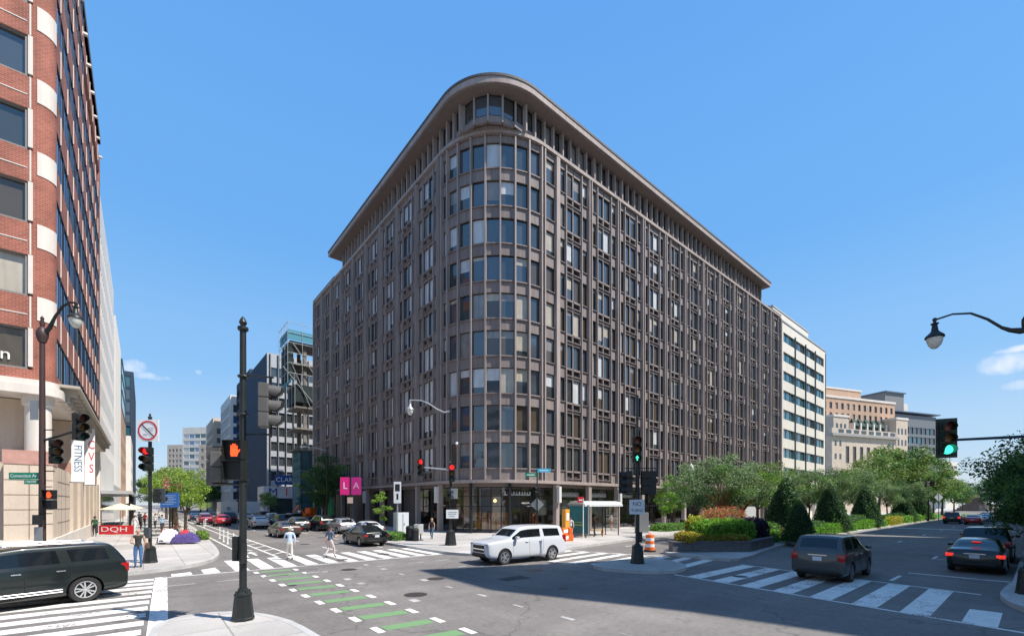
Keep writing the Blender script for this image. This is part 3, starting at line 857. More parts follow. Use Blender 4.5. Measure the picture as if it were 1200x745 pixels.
# frames round the front panes
b=B2()
for z in zk:
    b.box(-8.7,-4.48,BY+.12,BY+.24,z+2.02,z+2.1); b.box(-8.7,-4.48,BY+.05,BY+.24,z,z+.1); b.box(-4.58,-4.48,BY+.05,BY+.24,z+.1,z+2.02)
b.build('window_frame',mat('frame_grey',(.22,.2,.18),.5),bk)
# words behind the glass
o=lettering('fashion',.80,mat('cream_letter',(.85,.8,.68),.5),bk,T2 @ Vector((-6.2,BY+.2,10.45)),-math.pi/2,ext=.02)
# roof edge with white lights
b=B2(); solid(b,.05,-26,64.3,41.3,41.9); b.build('roof',roof_dark,bk)
b=B2(); y=34
while y<64: b.box(BX+.05,BX+.3,y,y+.25,38.6,38.75); y+=3.1
b.build('wall_lamp',white_precast,bk,each=True)
# ground storeys
b=B2()
solid(b,.12,-26,64.2,9.0,9.3); solid(b,.28,-26,64.2,8.55,8.99)
b.build('cornice',stone_white,bk)
b=B2(); b.lathe([(.50,5.7),(.50,8.0),(.60,8.1),(.60,8.54)],(-4.2,33.45,0),20); b.build('column',stone_white,bk,smooth=True)
b=B2(); b.box(-5.35,BX-.02,BY+.02,BY+1.5,5.0,5.7); b.box(-20,-18.5,BY+.02,BY+1.5,5.0,5.7)
for y in (41.5,50,58): b.box(BX-1.2,BX-.02,y,y+2.4,5.0,5.7)
b.build('stone_band',stone_pink,bk,each=True)
b=B2(); b.box(-5.3,BX-.05,BY+.05,BY+1.45,1.2,4.99); b.box(-19.9,-18.5,BY+.05,BY+1.45,1.2,4.99)
for y in (34.4,41.5,46,50,54,58,61.5): b.box(BX-1.1,BX-.05,y,y+(2.4 if y>36 else 5.2),1.2,4.99)
b.box(-26,-6.5,BY+5,64,0,9.2); b.box(-8,-4.9,34.5,64,0,8.5)
for y in (41.5,50,58,46,54): b.box(BX-1.1,BX-.05,y,y+1.0,5.71,8.5)
b.build('stone_pier',stone_tan,bk)
b=B2()
for z in (1.95,2.7,3.45,4.2): b.box(-5.31,BX-.04,BY+.035,BY+.06,z,z+.025); b.box(BX-.06,BX-.035,34.4,39.6,z,z+.025)
for y in (35.9,37.6): b.box(BX-.06,BX-.035,y,y+.025,1.2,4.99)
b.box(-4.45,-4.42,BY+.035,BY+.06,1.2,4.99)
b.build('joint',mat('joint_brown',(.22,.17,.13),.9),bk,each=True)
b=B2(); b.box(-5.5,BX+.06,BY-.06,BY+1.6,KB,1.19)
b.box(BX-1.2,BX+.06,34.5,64.1,KB,1.18); b.box(-20,-18.4,BY-.06,BY+1.6,KB,1.19)
b.build('plinth',stone_white,bk)
b=B2()
y=34.2
while y<64: b.box(BX,BX+.75,y,y+.22,8.9,9.25); b.box(BX,BX+.45,y,y+.22,8.55,8.89); y+=1.35
b.box(BX,BX+.9,33.6,64.2,9.26,9.4)
b.build('eaves_bracket',mat('bracket',(.40,.36,.30),.8),bk,each=True)
b=B2()
for y in (37.6,44.2,52.4,56.4): b.box(-4.88,-4.82,y,y+1.7,1.3,6.5)
b.box(-18.3,-5.6,BY+4.9,BY+4.96,.6,4.2); b.box(-18.3,-5.6,BY+4.9,BY+4.96,4.6,7.2)
b.build('shop_window',glass_dark,bk)
b=B2(); 
for x in (-17,-14,-11,-8): b.box(x,x+.15,BY+4.75,BY+4.88,.3,7.3)
b.box(-18.3,-5.6,BY+4.75,BY+4.89,4.2,4.6)
b.build('window_frame',mat('brass',(.35,.24,.08),.4,metal=.5),bk)
# projecting banners
def banner(label, y, z0, z1, words, col, stacked, up):
    t=thing('banner',label,'banner',(BX,y,z0),0)
    b=MB(); b.box(.04,.62,-.015,.015,0,z1-z0); b.build('cloth',mat('banner_white',(.82,.82,.82),.8),t)
    b=MB(); b.tube([(-.2,0,z1-z0+.03),(.66,0,z1-z0+.03)],.03,6); b.tube([(-.2,0,-.03),(.66,0,-.03)],.03,6); b.build('bracket',metal_dark,t,each=True)
    H=z1-z0
    if stacked:
        for i,ch in enumerate(words): lettering(ch,.95,col,t,(.42,-.02,3.1-.93*i),-math.pi/2,xs=.62)
    else: lettering(words,.52,col,t,(.33,-.02,up),-math.pi/2,roll=-math.pi/2,xs=.95)
banner('white banner with blue rotated lettering FITNESS hung from the brick block',39.5,4.4,8.6,'FITNESS',mat('slate_blue',(.06,.14,.26),.6),False,1.5)
banner('white banner with stacked red lettering CVS behind the other banner',47.8,4.5,9.3,'CVS',sign_red,True,0)

# --- street wall beyond the brick block
grid_building('office_building','white concrete block with slim slot windows beside the brick block',30,28.5,36,white_precast,
   {'E':dict(cols=18,pitch=3.6,wh=1.5,wf=.42,z0=8,floors=7,end=.4)},(-33.55,64.3,0),glass=[glass_dark])
grid_building('office_building','pale grey ribbed block beyond the white slot windowed block',30,21,33,mat('pale_grey',(.55,.54,.52),.8,streak=.06),
   {'E':dict(cols=9,pitch=3.6,wh=2.0,wf=.5,z0=6,fins=True)},(-33.55,93,0),glass=[glass_dark,blind_grey])
t=grid_building('office_building','tan brick block topped by two teal glass storeys down the left street',30,30,22,brick_tan,
   {'E':dict(cols=8,pitch=3.4,wh=1.8,wf=.5,z0=5)},(-33.3,114.2,0),glass=[glass_dark])
b=MB(); b.box(4,30.1,0,28,22.1,31); b.build('glass_storey',glass_teal,t)
b=MB()
for z in (25,28,31): b.box(3.9,30.2,-.1,28.1,z,z+.18)
b.build('slab_edge',teal_metal,t)
grid_building('office_building','slim blue glass tower far down the left side of the street',28,50,42,dark_panel,
   {'E':dict(cols=16,pitch=3.7,wh=3.1,wf=.93,z0=4),'S':dict(cols=8,pitch=3.7,wh=3.1,wf=.93,z0=4)},(-30.2,172,0),glass=[glass_blue,glass_teal])
grid_building('office_building','low white building between the tan brick block and the blue tower',30,24,20,white_precast,
   {'E':dict(cols=7,pitch=3.6,wh=2,wf=.6,z0=5),'S':dict(cols=8,pitch=3.6,wh=2,wf=.6,z0=5)},(-32.4,146,0))
# awning row of the ground floors on the left pavement
aw=thing('shop_canopy','flat grey canopy over the shopfronts beyond the brick block','canopy',(-3.5,65,0))
b=MB(); b.box(0,2.6,0,26,4.1,4.45); b.build('roof',grey_panel,aw)
b=MB(); [b.tube([(2.3,y,KB),(2.3,y,4.1)],.07,8) for y in (1,9,17,25)]; b.build('post',metal_dark,aw)
b=MB(); b.box(0,.05,0,26,.3,3.9); b.build('shop_window',glass_brown,aw)

# --- right side of the left street: building site, towers, metro pavilion
cs=thing('unfinished_building','bare concrete frame of a building site with blue netting along its top','building',(24.6,96,0))
b=MB()
for i,z in enumerate([5.5,9.8,14.1,18.4,22.7,27.0,31.3,35.6]):
    ov=0 if i<2 else (-1.3 if i<6 else -2.2)
    b.box(ov,22,-.3,6,z-.35,z)
b.build('floor_slab',conc_raw,cs)
b=MB()
for y in (.6,5.2):
    for x in (.8,7,13,20): b.box(x-.3,x+.3,y-.3,y+.3,0,35.3)
b.build('column',conc_raw,cs)
b=MB(); b.box(9,21,2,5,0,34); b.build('core_wall',mat('core_dark',(.05,.055,.05),.9),cs)
b=MB(); b.box(-.2,8.5,-.05,6,0,14); b.build('glass_wall',glass_teal,cs)
b=MB(); 
for z in (3.5,7,10.5,14): b.box(-.25,8.55,-.12,-.06,z-.12,z)
for x in (0,1.6,3.2,4.8,6.4,8): b.box(x-.04,x+.04,-.12,-.06,0,13.8)
b.build('mullion',metal_dark,cs)
b=MB()
b.box(-2.6,-2.5,-.6,6,35.7,37.6); b.box(-2.6,20,-.7,-.6,35.7,37.6); b.box(-2.1,-2.0,-.6,6,27.2,28.5)
b.build('netting',scaff_blue,cs,recalc=True)
b=MB()
for y in (-.8,1.6,4.0,6.4): 
    b.tube([(-2.7,y,27),(-2.7,y,39.5)],.06,5); b.tube([(-1.4,y,22),(-1.4,y,27)],.06,5)
for z in (29,31,33,35,37,39): b.tube([(-2.7,-.8,z),(-2.7,6.4,z)],.05,5); b.tube([(-2.7,-.8,z),(12,-.8,z)],.05,5)
for x in (0,3,6,9,12): b.tube([(x,-.8,27),(x,-.8,39.5)],.05,5)
b.tube([(-1.8,-.8,35),(4,-.8,27)],.09,5); b.tube([(-3.5,-.6,30),(3,-.7,22.6)],.09,5); b.tube([(-2.0,-.7,31),(1.5,-.7,22.7)],.07,5)
b.build('scaffolding',mat('scaff_grey',(.35,.36,.34),.5,metal=.4),cs)
b=MB(); b.box(-2.4,-1.6,-.5,6,28.0,34.8); b.box(-1.2,2.5,-.4,6,23.5,27.0); b.build('safety_screen',mat('screen_dark',(.02,.03,.028),.9,var=.4,vscale=.6),cs)
b=MB(); b.box(6,12,2,8,38,40.5); b.build('lift_house',grey_panel,cs)
t=grid_building('office_building','dark sided glass tower with a grid of grey panels behind the building site',40,28,40,grey_panel,
   {'S':dict(cols=22,pitch=3.65,wh=2.25,wf=.72,z0=4.4,fins=True,fm=1),'W':dict(cols=10,pitch=3.65,wh=3.0,wf=.95,z0=4)},(23.2,121,0),glass=[glass_dark,glass_dark,glass_blue],core=metal_dark)
b=MB(); b.box(-.08,0,.5,27.5,0,39.8); b.build('side_wall',dark_panel,t)
t=grid_building('office_building','taller dark tower with a sloping parapet behind the gridded glass tower',30,24,43,dark_panel,
   {'S':dict(cols=14,pitch=3.7,wh=2.4,wf=.8,z0=4),'W':dict(cols=10,pitch=3.7,wh=2.4,wf=.9,z0=4)},(24.2,150,0),glass=[glass_dark,glass_blue])
grid_building('office_building','silver and glass block with a stepped top down the left street',28,24,40,white_precast,
   {'S':dict(cols=9,pitch=3.7,wh=2.6,wf=.8,z0=4),'W':dict(cols=10,pitch=3.7,wh=2.8,wf=.85,z0=4)},(22.6,176,0),glass=[glass_side,glass_blue,glass_teal])
grid_building('office_building','beige narrow block left of the silver glass block',28,24,36,stone_tan,
   {'S':dict(cols=9,pitch=3.6,wh=2.0,wf=.6,z0=4),'W':dict(cols=10,pitch=3.6,wh=2,wf=.6,z0=4)},(20.5,203,0),glass=[glass_dark,glass_blue])
p=PX(214,255)
grid_building('office_building','pale blue glass office block closing the view down the left street',34,20,47,cream_panel,
   {'S':dict(cols=9,pitch=3.9,wh=2.3,wf=.94,z0=5),'W':dict(cols=5,pitch=3.9,wh=2.3,wf=.94,z0=5)},(p.x,p.y,0),R(-48),glass=[glass_side,glass_teal,blind_reflect_white])
p=PX(196,300)
grid_building('office_building','stone coloured block leftmost at the far end of the left street',12,22,43,stone_tan,
   {'S':dict(cols=4,pitch=3.6,wh=1.9,wf=.55,z0=5)},(p.x,p.y,0),R(-48))
p=PX(233,210)
grid_building('office_building','short beige block with small windows in front of the pale blue glass block',14,14,31,stone_tan,
   {'S':dict(cols=5,pitch=3.6,wh=1.9,wf=.55,z0=5)},(p.x,p.y,0),R(-48))
mp=thing('station_pavilion','low grey white pavilion with a blue letter M under the gridded tower','pavilion',(20.8,112,0))
b=MB(); b.box(0,26,0,7,4.3,7.0); b.box(0,1.2,.2,6.8,0,4.29); b.box(9,10,.2,6.8,0,4.29); b.box(20,21,.2,6.8,0,4.29); b.build('wall',mat('pav',(.55,.55,.6),.6,var=.05),mp)
b=MB(); b.box(1.2,25,.6,.7,0,4.29); b.build('shop_window',glass_dark,mp)
lettering('M',2.6,mat('mblue',(.02,.06,.25),.5),mp,(1.9,-.05,5.6),-math.pi/2,ext=.02)
b=MB()
for x in (4.6,7.2,10.8): b.box(x,x+.22,-.06,0,4.9,6.6)
b.build('panel_joint',sign_red,mp)
b=MB(); b.box(8,13,-.3,-.1,2.7,3.9); b.build('sign_board',mat('tealsign',(.0,.28,.24),.5),mp)
sgn=thing('site_sign','blue billboard with white lettering CLARK above the pavilion','sign',(23.2,111.5,7.0))
b=MB(); b.box(-.2,4.6,0,.15,.4,2.6); b.build('board',mat('clarkblue',(.02,.07,.28),.5),sgn)
b=MB(); [b.tube([(x,.2,0),(x,.2,2.4)],.07,6) for x in (.5,3.9)]; b.build('post',metal_dark,sgn)
lettering('CLARK',1.45,white_sign,sgn,(2.2,-.03,1.5),-math.pi/2,ext=.02)

# --- right hand side
t=grid_building('office_building','cream office block with long ribbon windows next to the brown block',27,24,38,cream_panel,
   {'S':dict(cols=4,pitch=3.72,wh=1.85,wf=.985,z0=3.6,floors=9,end=1.0,div=3,sill=.9,pm=0),'W':dict(cols=3,pitch=3.72,wh=1.85,wf=.95,z0=3.6,floors=9,end=1.0,div=3,sill=.9)},(93.6,31.5,0),glass=[glass_teal,glass_teal,glass_dark])
b=MB()
for i in range(1,4): u=1+25/4*i; b.box(u-.16,u+.16,-.18,0.02,5,36.5)
b.box(27.02,27.25,-.1,24,2,37.6)
b.build('downpipe',mat('tealpipe',(.02,.06,.065),.4),t,each=True)
b=MB(); b.box(.0,20.5,1.5,20,38.02,41.2); b.build('penthouse_wall',cream_panel,t)
b=MB(); b.box(-.1,20.6,1.4,20.1,41.21,41.5); b.box(-.1,27.3,-.12,.3,38.0,38.25); b.build('roof',grey_panel,t)
# ground floor arcade, white with columns
b=MB(); b.box(0,27,-1.4,-.02,3.9,5.2); [b.box(x,x+.6,-1.3,-.7,KB,3.89) for x in (.4,5.4,10.4,15.4,20.4,26)]; b.build('arcade',white_precast,t)
# hotel and bank
hd=R(-21)
s0=PX(962,158)
ht=grid_building('hotel_building','tan brick hotel with tall rows of windows and green roofed dormers',40,20,41.5,brick_tan,
   {'S':dict(cols=13,pitch=3.7,wh=2.3,wf=.46,z0=3.6,end=.5)},(s0.x,s0.y,0),hd,glass=[glass_dark,glass_dark,blind_grey],cap=100)
b=MB(); b.box(-.2,40.2,-.25,20.2,41.51,42.3); b.box(3,26,3,17,45.9,46.5); b.build('cornice',stone_white,ht)
b=MB(); b.box(3.2,25.8,3.2,16.8,42.31,45.89); b.build('penthouse_wall',brick_tan,ht)
b=MB(); b.box(-.1,7.5,-4.5,-.26,0,33.5); b.box(33,39.5,-4.5,-.26,0,34.5); b.box(7.51,32.99,-4,-.26,0,26.5); b.build('wing',stone_tan,ht,each=True)
b=MB(); b.box(-.3,7.7,-4.7,0,33.51,34.3); b.box(32.8,39.7,-4.7,0,34.51,35.3); b.box(7.75,32.75,-4.3,0,26.51,27.3); b.build('cornice',stone_white,ht)
b=MB()
for x0 in (1.2,3.2,5.2,33.8,35.8,37.8):
    for i in range(6): b.box(x0,x0+1.0,-4.52,-4.4,8+4.2*i,10.2+4.2*i)
for i in range(8): b.box(9.3+3*i,10.5+3*i,-4.03,-3.9,21.5,24)
for i in range(4):
    for x in (18.4,24.6): b.box(x,x+2.4,-1.4,-.3,28+0*i,28.3)
b.build('window',glass_dark,ht,each=True)
b=MB(); [b.box(13.6+3.5*i,14.3+3.5*i,-2.3,-.3,27.3,32.6) for i in range(6)]; b.build('pilaster',stone_white,ht,each=True)
for i in range(5):
    x=14.5+3.5*i; b=MB()
    b.poly([(x,-2.2,31.5),(x+2.7,-2.2,31.5),(x+2.2,-.3,34.5),(x+.5,-.3,34.5)]); b.poly([(x,-2.2,31.5),(x+.5,-.3,34.5),(x,-.3,31.5)]); b.poly([(x+2.7,-2.2,31.5),(x+2.7,-.3,31.5),(x+2.2,-.3,34.5)])
    b.box(x+.2,x+2.5,-1.8,-.3,27.4,31.4)
    b.build('awning',mat('awning_green',(.018,.05,.042),.8),ht)
s1=PX(975,142)
bn=grid_building('bank_building','pale stone bank front with tall arched windows before the tan hotel',31,12,25.0,stone_tan,
   {'S':dict(cols=6,pitch=9,wh=5.6,wf=.50,z0=13.5,floors=1,end=5.5,sill=2.8,arch=True)},(s1.x,s1.y,0),hd,glass=[glass_brown])
b=MB(); b.box(-.7,31.7,-.8,.3,25.01,25.8); b.build('cornice',mat('cornice_grey',(.33,.32,.3),.8),bn)
b=MB(); b.box(0,31,0,1,25.81,27.6); b.build('parapet',stone_tan,bn)
b=MB(); [b.box(3+3.6*i,5.4+3.6*i,-.05,0,26.2,27.3) for i in range(8)]; b.build('parapet_opening',glass_dark,bn,each=True)
b=MB(); [b.box(x,x+.9,-.03,.2,z,z+1.8) for x in (1.2,3.4,27,29) for z in (12,17.5,21.8,8)]+[b.box(6.4+3.4*i,7.6+3.4*i,-.03,.2,9.5,12.5) for i in range(6)]; b.build('window',glass_dark,bn,each=True)
s2=PX(1043,182)
gb=grid_building('office_building','dark glass office block with a flat overhanging roof above the right hand trees',30,24,40.5,mat('slate_grey',(.16,.17,.18),.6),
   {'S':dict(cols=10,pitch=4.0,wh=2.8,wf=.88,z0=4),'E':dict(cols=7,pitch=4,wh=2.8,wf=.88,z0=4)},(s2.x,s2.y,0),hd,glass=[glass_dark,glass_blue,glass_teal])
b=MB(); b.box(2,14,3,15,40.5,50); b.build('penthouse_wall',mat('midgrey',(.2,.2,.2),.8),gb)
b=MB(); b.box(1.5,14.5,2.4,15.5,50.01,50.5); b.box(-.5,31.5,-1,25,41.2,41.6); b.build('roof',mat('bluegrey',(.10,.14,.2),.5),gb)
b=MB(); b.box(16,22,6,14,41.7,47); b.build('penthouse_wall',cream_panel,gb)
# far white block at the end of the right street
s3=PX(1108,260)
grid_building('office_building','small white flat roofed block far away behind the right hand trees',12,14,28,cream_panel,{'S':dict(cols=3,pitch=3.6,wh=1.4,wf=.9,z0=5)},(s3.x,s3.y,0),hd)
mo=thing('monument','stepped brown stone monument with a statue at the end of the right hand street','monument',tuple(PX(1146,185)),hd)
b=MB()
for i in range(8): b.box(-8+.95*i,8-.95*i,-4+.45*i,4-.45*i,.7*i,.7*i+.69)
b.build('steps',mat('brownstone',(.24,.19,.165),.9,var=.2,vscale=.8),mo)
b=MB(); b.box(-1.1,1.1,-.8,.8,5.6,7.6); b.build('pedestal',stone_white,mo)
b=MB(); b.lathe([(.5,7.6),(.42,8.6),(.5,9.2),(.2,9.5),(.24,9.9),(.05,10.1)],n=10); b.build('statue',mat('bronze',(.06,.08,.06),.5),mo,smooth=True)
# buildings outside the frame that shade the right hand street and stand in the reflections
sb=thing('office_building','beige office block on the near right corner, outside the photo','building',(0,0,0))
b=MB(); P=[(20.9,-1.8),(31.5,-5.9),(62,-8),(62,-34),(27.2,-34),(23.6,-16.5),(23.0,-13.7),(20.6,-7.6)]
b.prism(P,0,34); b.build('wall',cream_panel,sb)
b=MB()
for i in range(8): b.prism([(p[0]+(-.06 if p[0]<28 else 0),p[1]+.06) for p in P],5+3.6*i,6.8+3.6*i)
b.build('window',glass_dark,sb)
sb=thing('office_building','stone office block further along the near side, outside the photo','building',(0,0,0))
b=MB(); b.box(66,150,-34,-8,0,34); b.build('wall',stone_tan,sb)
b=MB(); [b.box(66.1,150,-34,-7.9,5+3.6*i,6.8+3.6*i) for i in range(8)]; b.build('window',glass_dark,sb)
sb=thing('office_building','pale office block behind the camera, outside the photo','building',(0,0,0))
b=MB(); b.box(-60,-14,-40,-8,0,33); b.build('wall',white_precast,sb)
b=MB(); [b.box(-60.1,-13.9,-40,-7.9,5+3.6*i,7.0+3.6*i) for i in range(8)]; b.build('window',glass_blue,sb)
# ------------------------------------------------------------------ vegetation
def leafquad(b, p, s, r, m=0, droop=0):
    n=Vector((r.gauss(0,1),r.gauss(0,1),r.gauss(0,1)+.5)).normalized()
    a=n.orthogonal().normalized(); a=(Matrix.Rotation(r.random()*6.28,3,n) @ a); c=n.cross(a)
    w=s*r.uniform(.6,1.2); h=s*r.uniform(.35,.7)
    i=[b.addv(p-a*w), b.addv(p+c*h*.8), b.addv(p+a*w), b.addv(p-c*h)]
    b.face(i,m)
def crown_mesh(name, h0, h1, rad, nclump, nleaf, size, mats, seed, shape='round', weights=None, asym=.35):
    r=random.Random(seed); b=MB()
    cz=(h0+h1)/2; hz=(h1-h0)/2
    clumps=[]
    for i in range(nclump):
        while True:
            p=Vector((r.uniform(-1,1),r.uniform(-1,1),r.uniform(-1,1)))
            if .25<p.length<1: break
        rr=1
        if shape=='cone': t=(p.z+1)/2; rr=(1-t)**.75*1.05+.05; p.x*=rr; p.y*=rr
        q=Vector((p.x*rad*r.uniform(.75,1.08),p.y*rad*r.uniform(.75,1.08),cz+p.z*hz*r.uniform(.8,1.02)))
        cs=rad*r.uniform(.16,.34)*(.7+.3*rr) if shape!='cone' else rad*r.uniform(.15,.3)*max(.3,rr)
        clumps.append((q,cs,r.choices(range(len(mats)),weights)[0] if weights else r.randrange(len(mats))))
    for q,cs,m in clumps:
        for k in range(nleaf):
            d=Vector((r.gauss(0,1),r.gauss(0,1),r.gauss(0,1))); d.normalize()
            p=q+Vector((d.x,d.y,d.z*.7))*cs*(r.random()**.45)*1.15
            leafquad(b,p,size*r.uniform(.7,1.3),r,m if r.random()<.8 else r.randrange(len(mats)))
    return b.mesh(name,mats,recalc=False), clumps
def trunk_mesh(clumps, h0, rt, mats, seed, lean=.0, multi=1, cz=None):
    r=random.Random(seed); b=MB()
    for k in range(multi):
        ox=(k-(multi-1)/2)*rt*2.4
        top=Vector((ox*2.2+lean,r.uniform(-.2,.2),h0*1.15+ (cz or 0)))
        mid=Vector((ox*1.4,r.uniform(-.05,.05),h0*.55))
        b.tube([(ox,0,0),mid,top],[rt*1.25,rt,rt*.75],8)
        for q,cs,m in r.sample(clumps,min(9,len(clumps))):
            e=q-(q-top)*.15
            b.tube([top*.8+mid*.2, (top+e)/2+Vector((0,0,.12)), e],[rt*.5,rt*.3,rt*.12],5)
    return b.mesh('trunk',mats,smooth=True)
def tree_proto(seed,h0,h1,rad,ncl,nl,size,mats,weights=None,shape='round',rt=.12,trunk=None,multi=1):
    cm,cl=crown_mesh('crown',h0,h1,rad,ncl,nl,size,mats,seed,shape,weights)
    tm=trunk_mesh(cl,h0,rt,trunk or bark,seed+1,multi=multi) if False else trunk_mesh(cl,h0,rt,[trunk or bark],seed+1,multi=multi)
    return cm,tm
def plant(name,proto,label,cat,x,y,s=1,rz=0,group=None,z=KB,sz=None):
    t=thing(name,label,cat,(x,y,z),rz,group); t.scale=(s,s,sz or s)
    link('trunk',proto[1],t); link('crown',proto[0],t); return t
P_small=tree_proto(1,1.9,6.2,2.3,34,190,.085,[leaf_bright,leaf_mid,leaf_olive],(5,1,2))
P_street=tree_proto(2,2.6,9.2,3.4,46,200,.13,[leaf_mid,leaf_olive,leaf_dark],(4,2,2),rt=.17)
P_big=tree_proto(3,3.2,13.5,4.8,60,180,.19,[leaf_olive,leaf_mid,leaf_dark],(3,4,2),rt=.25)
P_bigdark=tree_proto(4,3.0,13,5,60,180,.19,[leaf_dark,leaf_mid],(5,2),rt=.25)
P_silver=tree_proto(5,2.3,6.7,2.5,46,240,.075,[leaf_silver,leaf_mid,leaf_dark],(6,2,1),rt=.10,trunk=bark)
P_red=tree_proto(5,2.3,6.7,2.5,46,240,.075,[leaf_silver,leaf_mid,leaf_dark],(6,2,1),rt=.09,trunk=bark_red,multi=2)
P_green=tree_proto(6,2.2,7.2,2.4,40,220,.085,[leaf_mid,leaf_lime,leaf_olive],(5,1,2),rt=.12)
P_dark=tree_proto(7,2.4,10.2,2.9,50,210,.11,[leaf_dark,leaf_mid],(7,1),rt=.16)
P_sap=tree_proto(8,1.3,3.9,1.0,16,120,.075,[leaf_bright,leaf_mid],(3,1),rt=.04)
P_sap2=tree_proto(9,1.5,5.0,1.35,22,150,.085,[leaf_lime,leaf_mid],(2,2),rt=.05)
def cone_mesh(H,Rm,n,size,mats,seed):
    r=random.Random(seed); b=MB()
    for i in range(n):
        t=1-math.sqrt(r.random()) if r.random()<.8 else r.random(); a=r.random()*6.283
        rr=Rm*max(.02,(1-t))**.62*(1+.06*math.sin(a*3+t*5)+.05*math.sin(a*7+2+t*11))*r.uniform(.86,1.06)
        leafquad(b,Vector((rr*math.cos(a),rr*math.sin(a),.2+t*H*.98)),size,r,0 if r.random()<.8 else 1)
    cm=b.mesh('crown',mats,recalc=False); b=MB(); b.tube([(0,0,0),(0,0,1.2)],.12,8); return cm,b.mesh('trunk',[bark])
P_cone=cone_mesh(4.9,1.75,9500,.085,[leaf_dark,leaf_mid],10)
P_over=tree_proto(11,.9,6.5,2.6,88,230,.085,[leaf_dark,leaf_mid],(5,2),rt=.12)
# dense core so that a clipped cone does not show through
lf='trees along the left pavement'
for i,(x,y,s,lab) in enumerate([(2.9,49,1.0,'bright green small tree nearest the no turn signal'),(2.6,57,1.1,'second small bright tree along the left pavement'),(3.1,66,1.15,'third small bright tree along the left pavement, before the pink banners'),
    (3.2,76,1.3,'fourth small bright tree down the left pavement'),(3.4,88,1.4,'fifth bright tree down the left pavement'),(3.2,101,1.6,'sixth bright tree, farthest of the small ones on the left pavement')]):
    plant('street_tree',P_small,lab,'tree',x,y,s,i*1.3,lf)
for i,(px,Z,s,pr,lab) in enumerate([(176,150,.95,P_big,'tall rounded tree behind the no turn signal'),(203,170,1.0,P_big,'tall tree left of the pink banner post far down the left street'),(222,190,1.05,P_big,'tall tree rising above the blue information panel, far away'),
    (243,165,.95,P_bigdark,'dark tall tree above the white box lorry'),(258,205,1.0,P_big,'hazy tree just left of the foreground pole, far away'),(235,130,.8,P_bigdark,'dark tree behind the row of bright pavement trees'),(212,215,1.15,P_big,'farthest broad tree closing the left street'),(190,200,1.0,P_bigdark,'dark far tree between the white blocks and the bright trees')]):
    p=PX(px,Z); plant('tree',pr,lab,'tree',p.x,p.y,s,i*.9,'tall trees far down the left street')
plant('street_tree',P_dark,'tall dark tree at the far left end of the brown office block','tree',18.7,61,1.0,.3)
plant('street_tree',P_dark,'second dark tree just behind the one at the end of the brown block','tree',20.0,66.5,.9,1.3)
plant('tree',P_street,'yellow green tree in front of the gridded glass tower','tree',20.5,106,.62,2.0)
plant('young_tree',P_sap,'thin young tree beside the white utility cabinet','tree',16.0,36.4,1.0,.4)
plant('young_tree',P_sap2,'slim light green young tree right of the green arrow signal','tree',44.0,26.2,1.0,1.4)
# median crape myrtles and the trees behind
g_='trees of the planted median and beyond'
for i,(px,Z,pr,s,lab) in enumerate([(815,36,P_silver,.95,'silvery tree leftmost of the median, by the lamp post'),(847,33,P_red,1.0,'silvery tree with red brown double trunk over the orange flowers'),(869,34.5,P_red,.95,'silvery tree with red brown trunk right of the first one'),
    (888,43,P_green,1.0,'fresh green rounded tree behind the silvery ones'),(790,52,P_green,.85,'darker tree on the pavement left of the lamp post'),
    (948,47,P_silver,1.0,'silvery tree between the first two clipped cones'),(1000,58,P_silver,1.15,'silvery loose tree between the second and third cone'),(962,62,P_street,.85,'green tree in front of the cream ribbon windowed block'),
    (1030,80,P_street,1.38,'tall light green tree below the glass block'),(1054,88,P_big,1.2,'tallest yellow green tree of the right street'),(1080,95,P_big,1.08,'broad green tree left of the hanging green signal'),(1104,110,P_big,.95,'broad tree right behind the hanging green signal'),
    (1010,74,P_street,1.05,'mid green tree in front of the bank'),(986,70,P_street,1.0,'mid green tree left of the bank front'),(1118,150,P_bigdark,.9,'dark tree behind the far black car'),(1138,200,P_bigdark,1.0,'dark tree behind the stepped monument'),
    (1160,180,P_bigdark,1.05,'dark tree right of the stepped monument'),(1128,170,P_big,.8,'pale tree left of the stepped monument'),(1182,150,P_bigdark,1.0,'dark broad tree far right at the end of the street'),(1040,66,P_silver,1.0,'silvery tree in the median before the third cone'),(1070,72,P_silver,1.0,'small silvery tree in the median near its end'),
    (920,60,P_green,1.1,'green tree half hidden behind the tallest cone'),(1094,130,P_bigdark,.95,'dark tree behind the diamond shaped sign')]):
    p=PX(px,Z); plant('tree',pr,lab,'tree',p.x,p.y,s,i*1.7,g_,z=KB)
g_='clipped cone shaped evergreens on the median'
for i,(px,Z,s,lab) in enumerate([(921,36.5,1.0,'tallest clipped cone, first on the median'),(936,31.5,.62,'short cone in front of the tallest one'),(974,45,.98,'clipped cone second along the median'),(1014.5,54,1.0,'clipped cone third along the median'),(1058,70,1.0,'clipped cone fourth along the median'),(1077.5,78,1.08,'last clipped cone, nearest the far cars')]):
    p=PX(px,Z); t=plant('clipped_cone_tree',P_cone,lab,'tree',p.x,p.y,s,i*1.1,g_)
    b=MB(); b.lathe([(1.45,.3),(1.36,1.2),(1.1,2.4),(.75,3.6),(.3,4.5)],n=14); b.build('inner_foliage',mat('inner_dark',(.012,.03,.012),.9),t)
# trees on the shaded right pavement
g_='dark trees at the right edge'
for i,(x,y,s,lab) in enumerate([(34.5,.1,1.0,'dark leafy tree hanging into the photo at its right edge'),(43,.1,1.05,'dark tree behind the first one at the right edge'),(55,-.3,1.15,'dark tree third along the right pavement'),(70,-.3,1.25,'dark tree beyond the parked cars on the right pavement'),(92,-.5,1.3,'dark tree fifth along the right pavement'),(115,-.5,1.4,'dark tree farthest along the right pavement')]):
    plant('street_tree',P_over,lab,'tree',x,y-.4,s,i*2.1,g_)

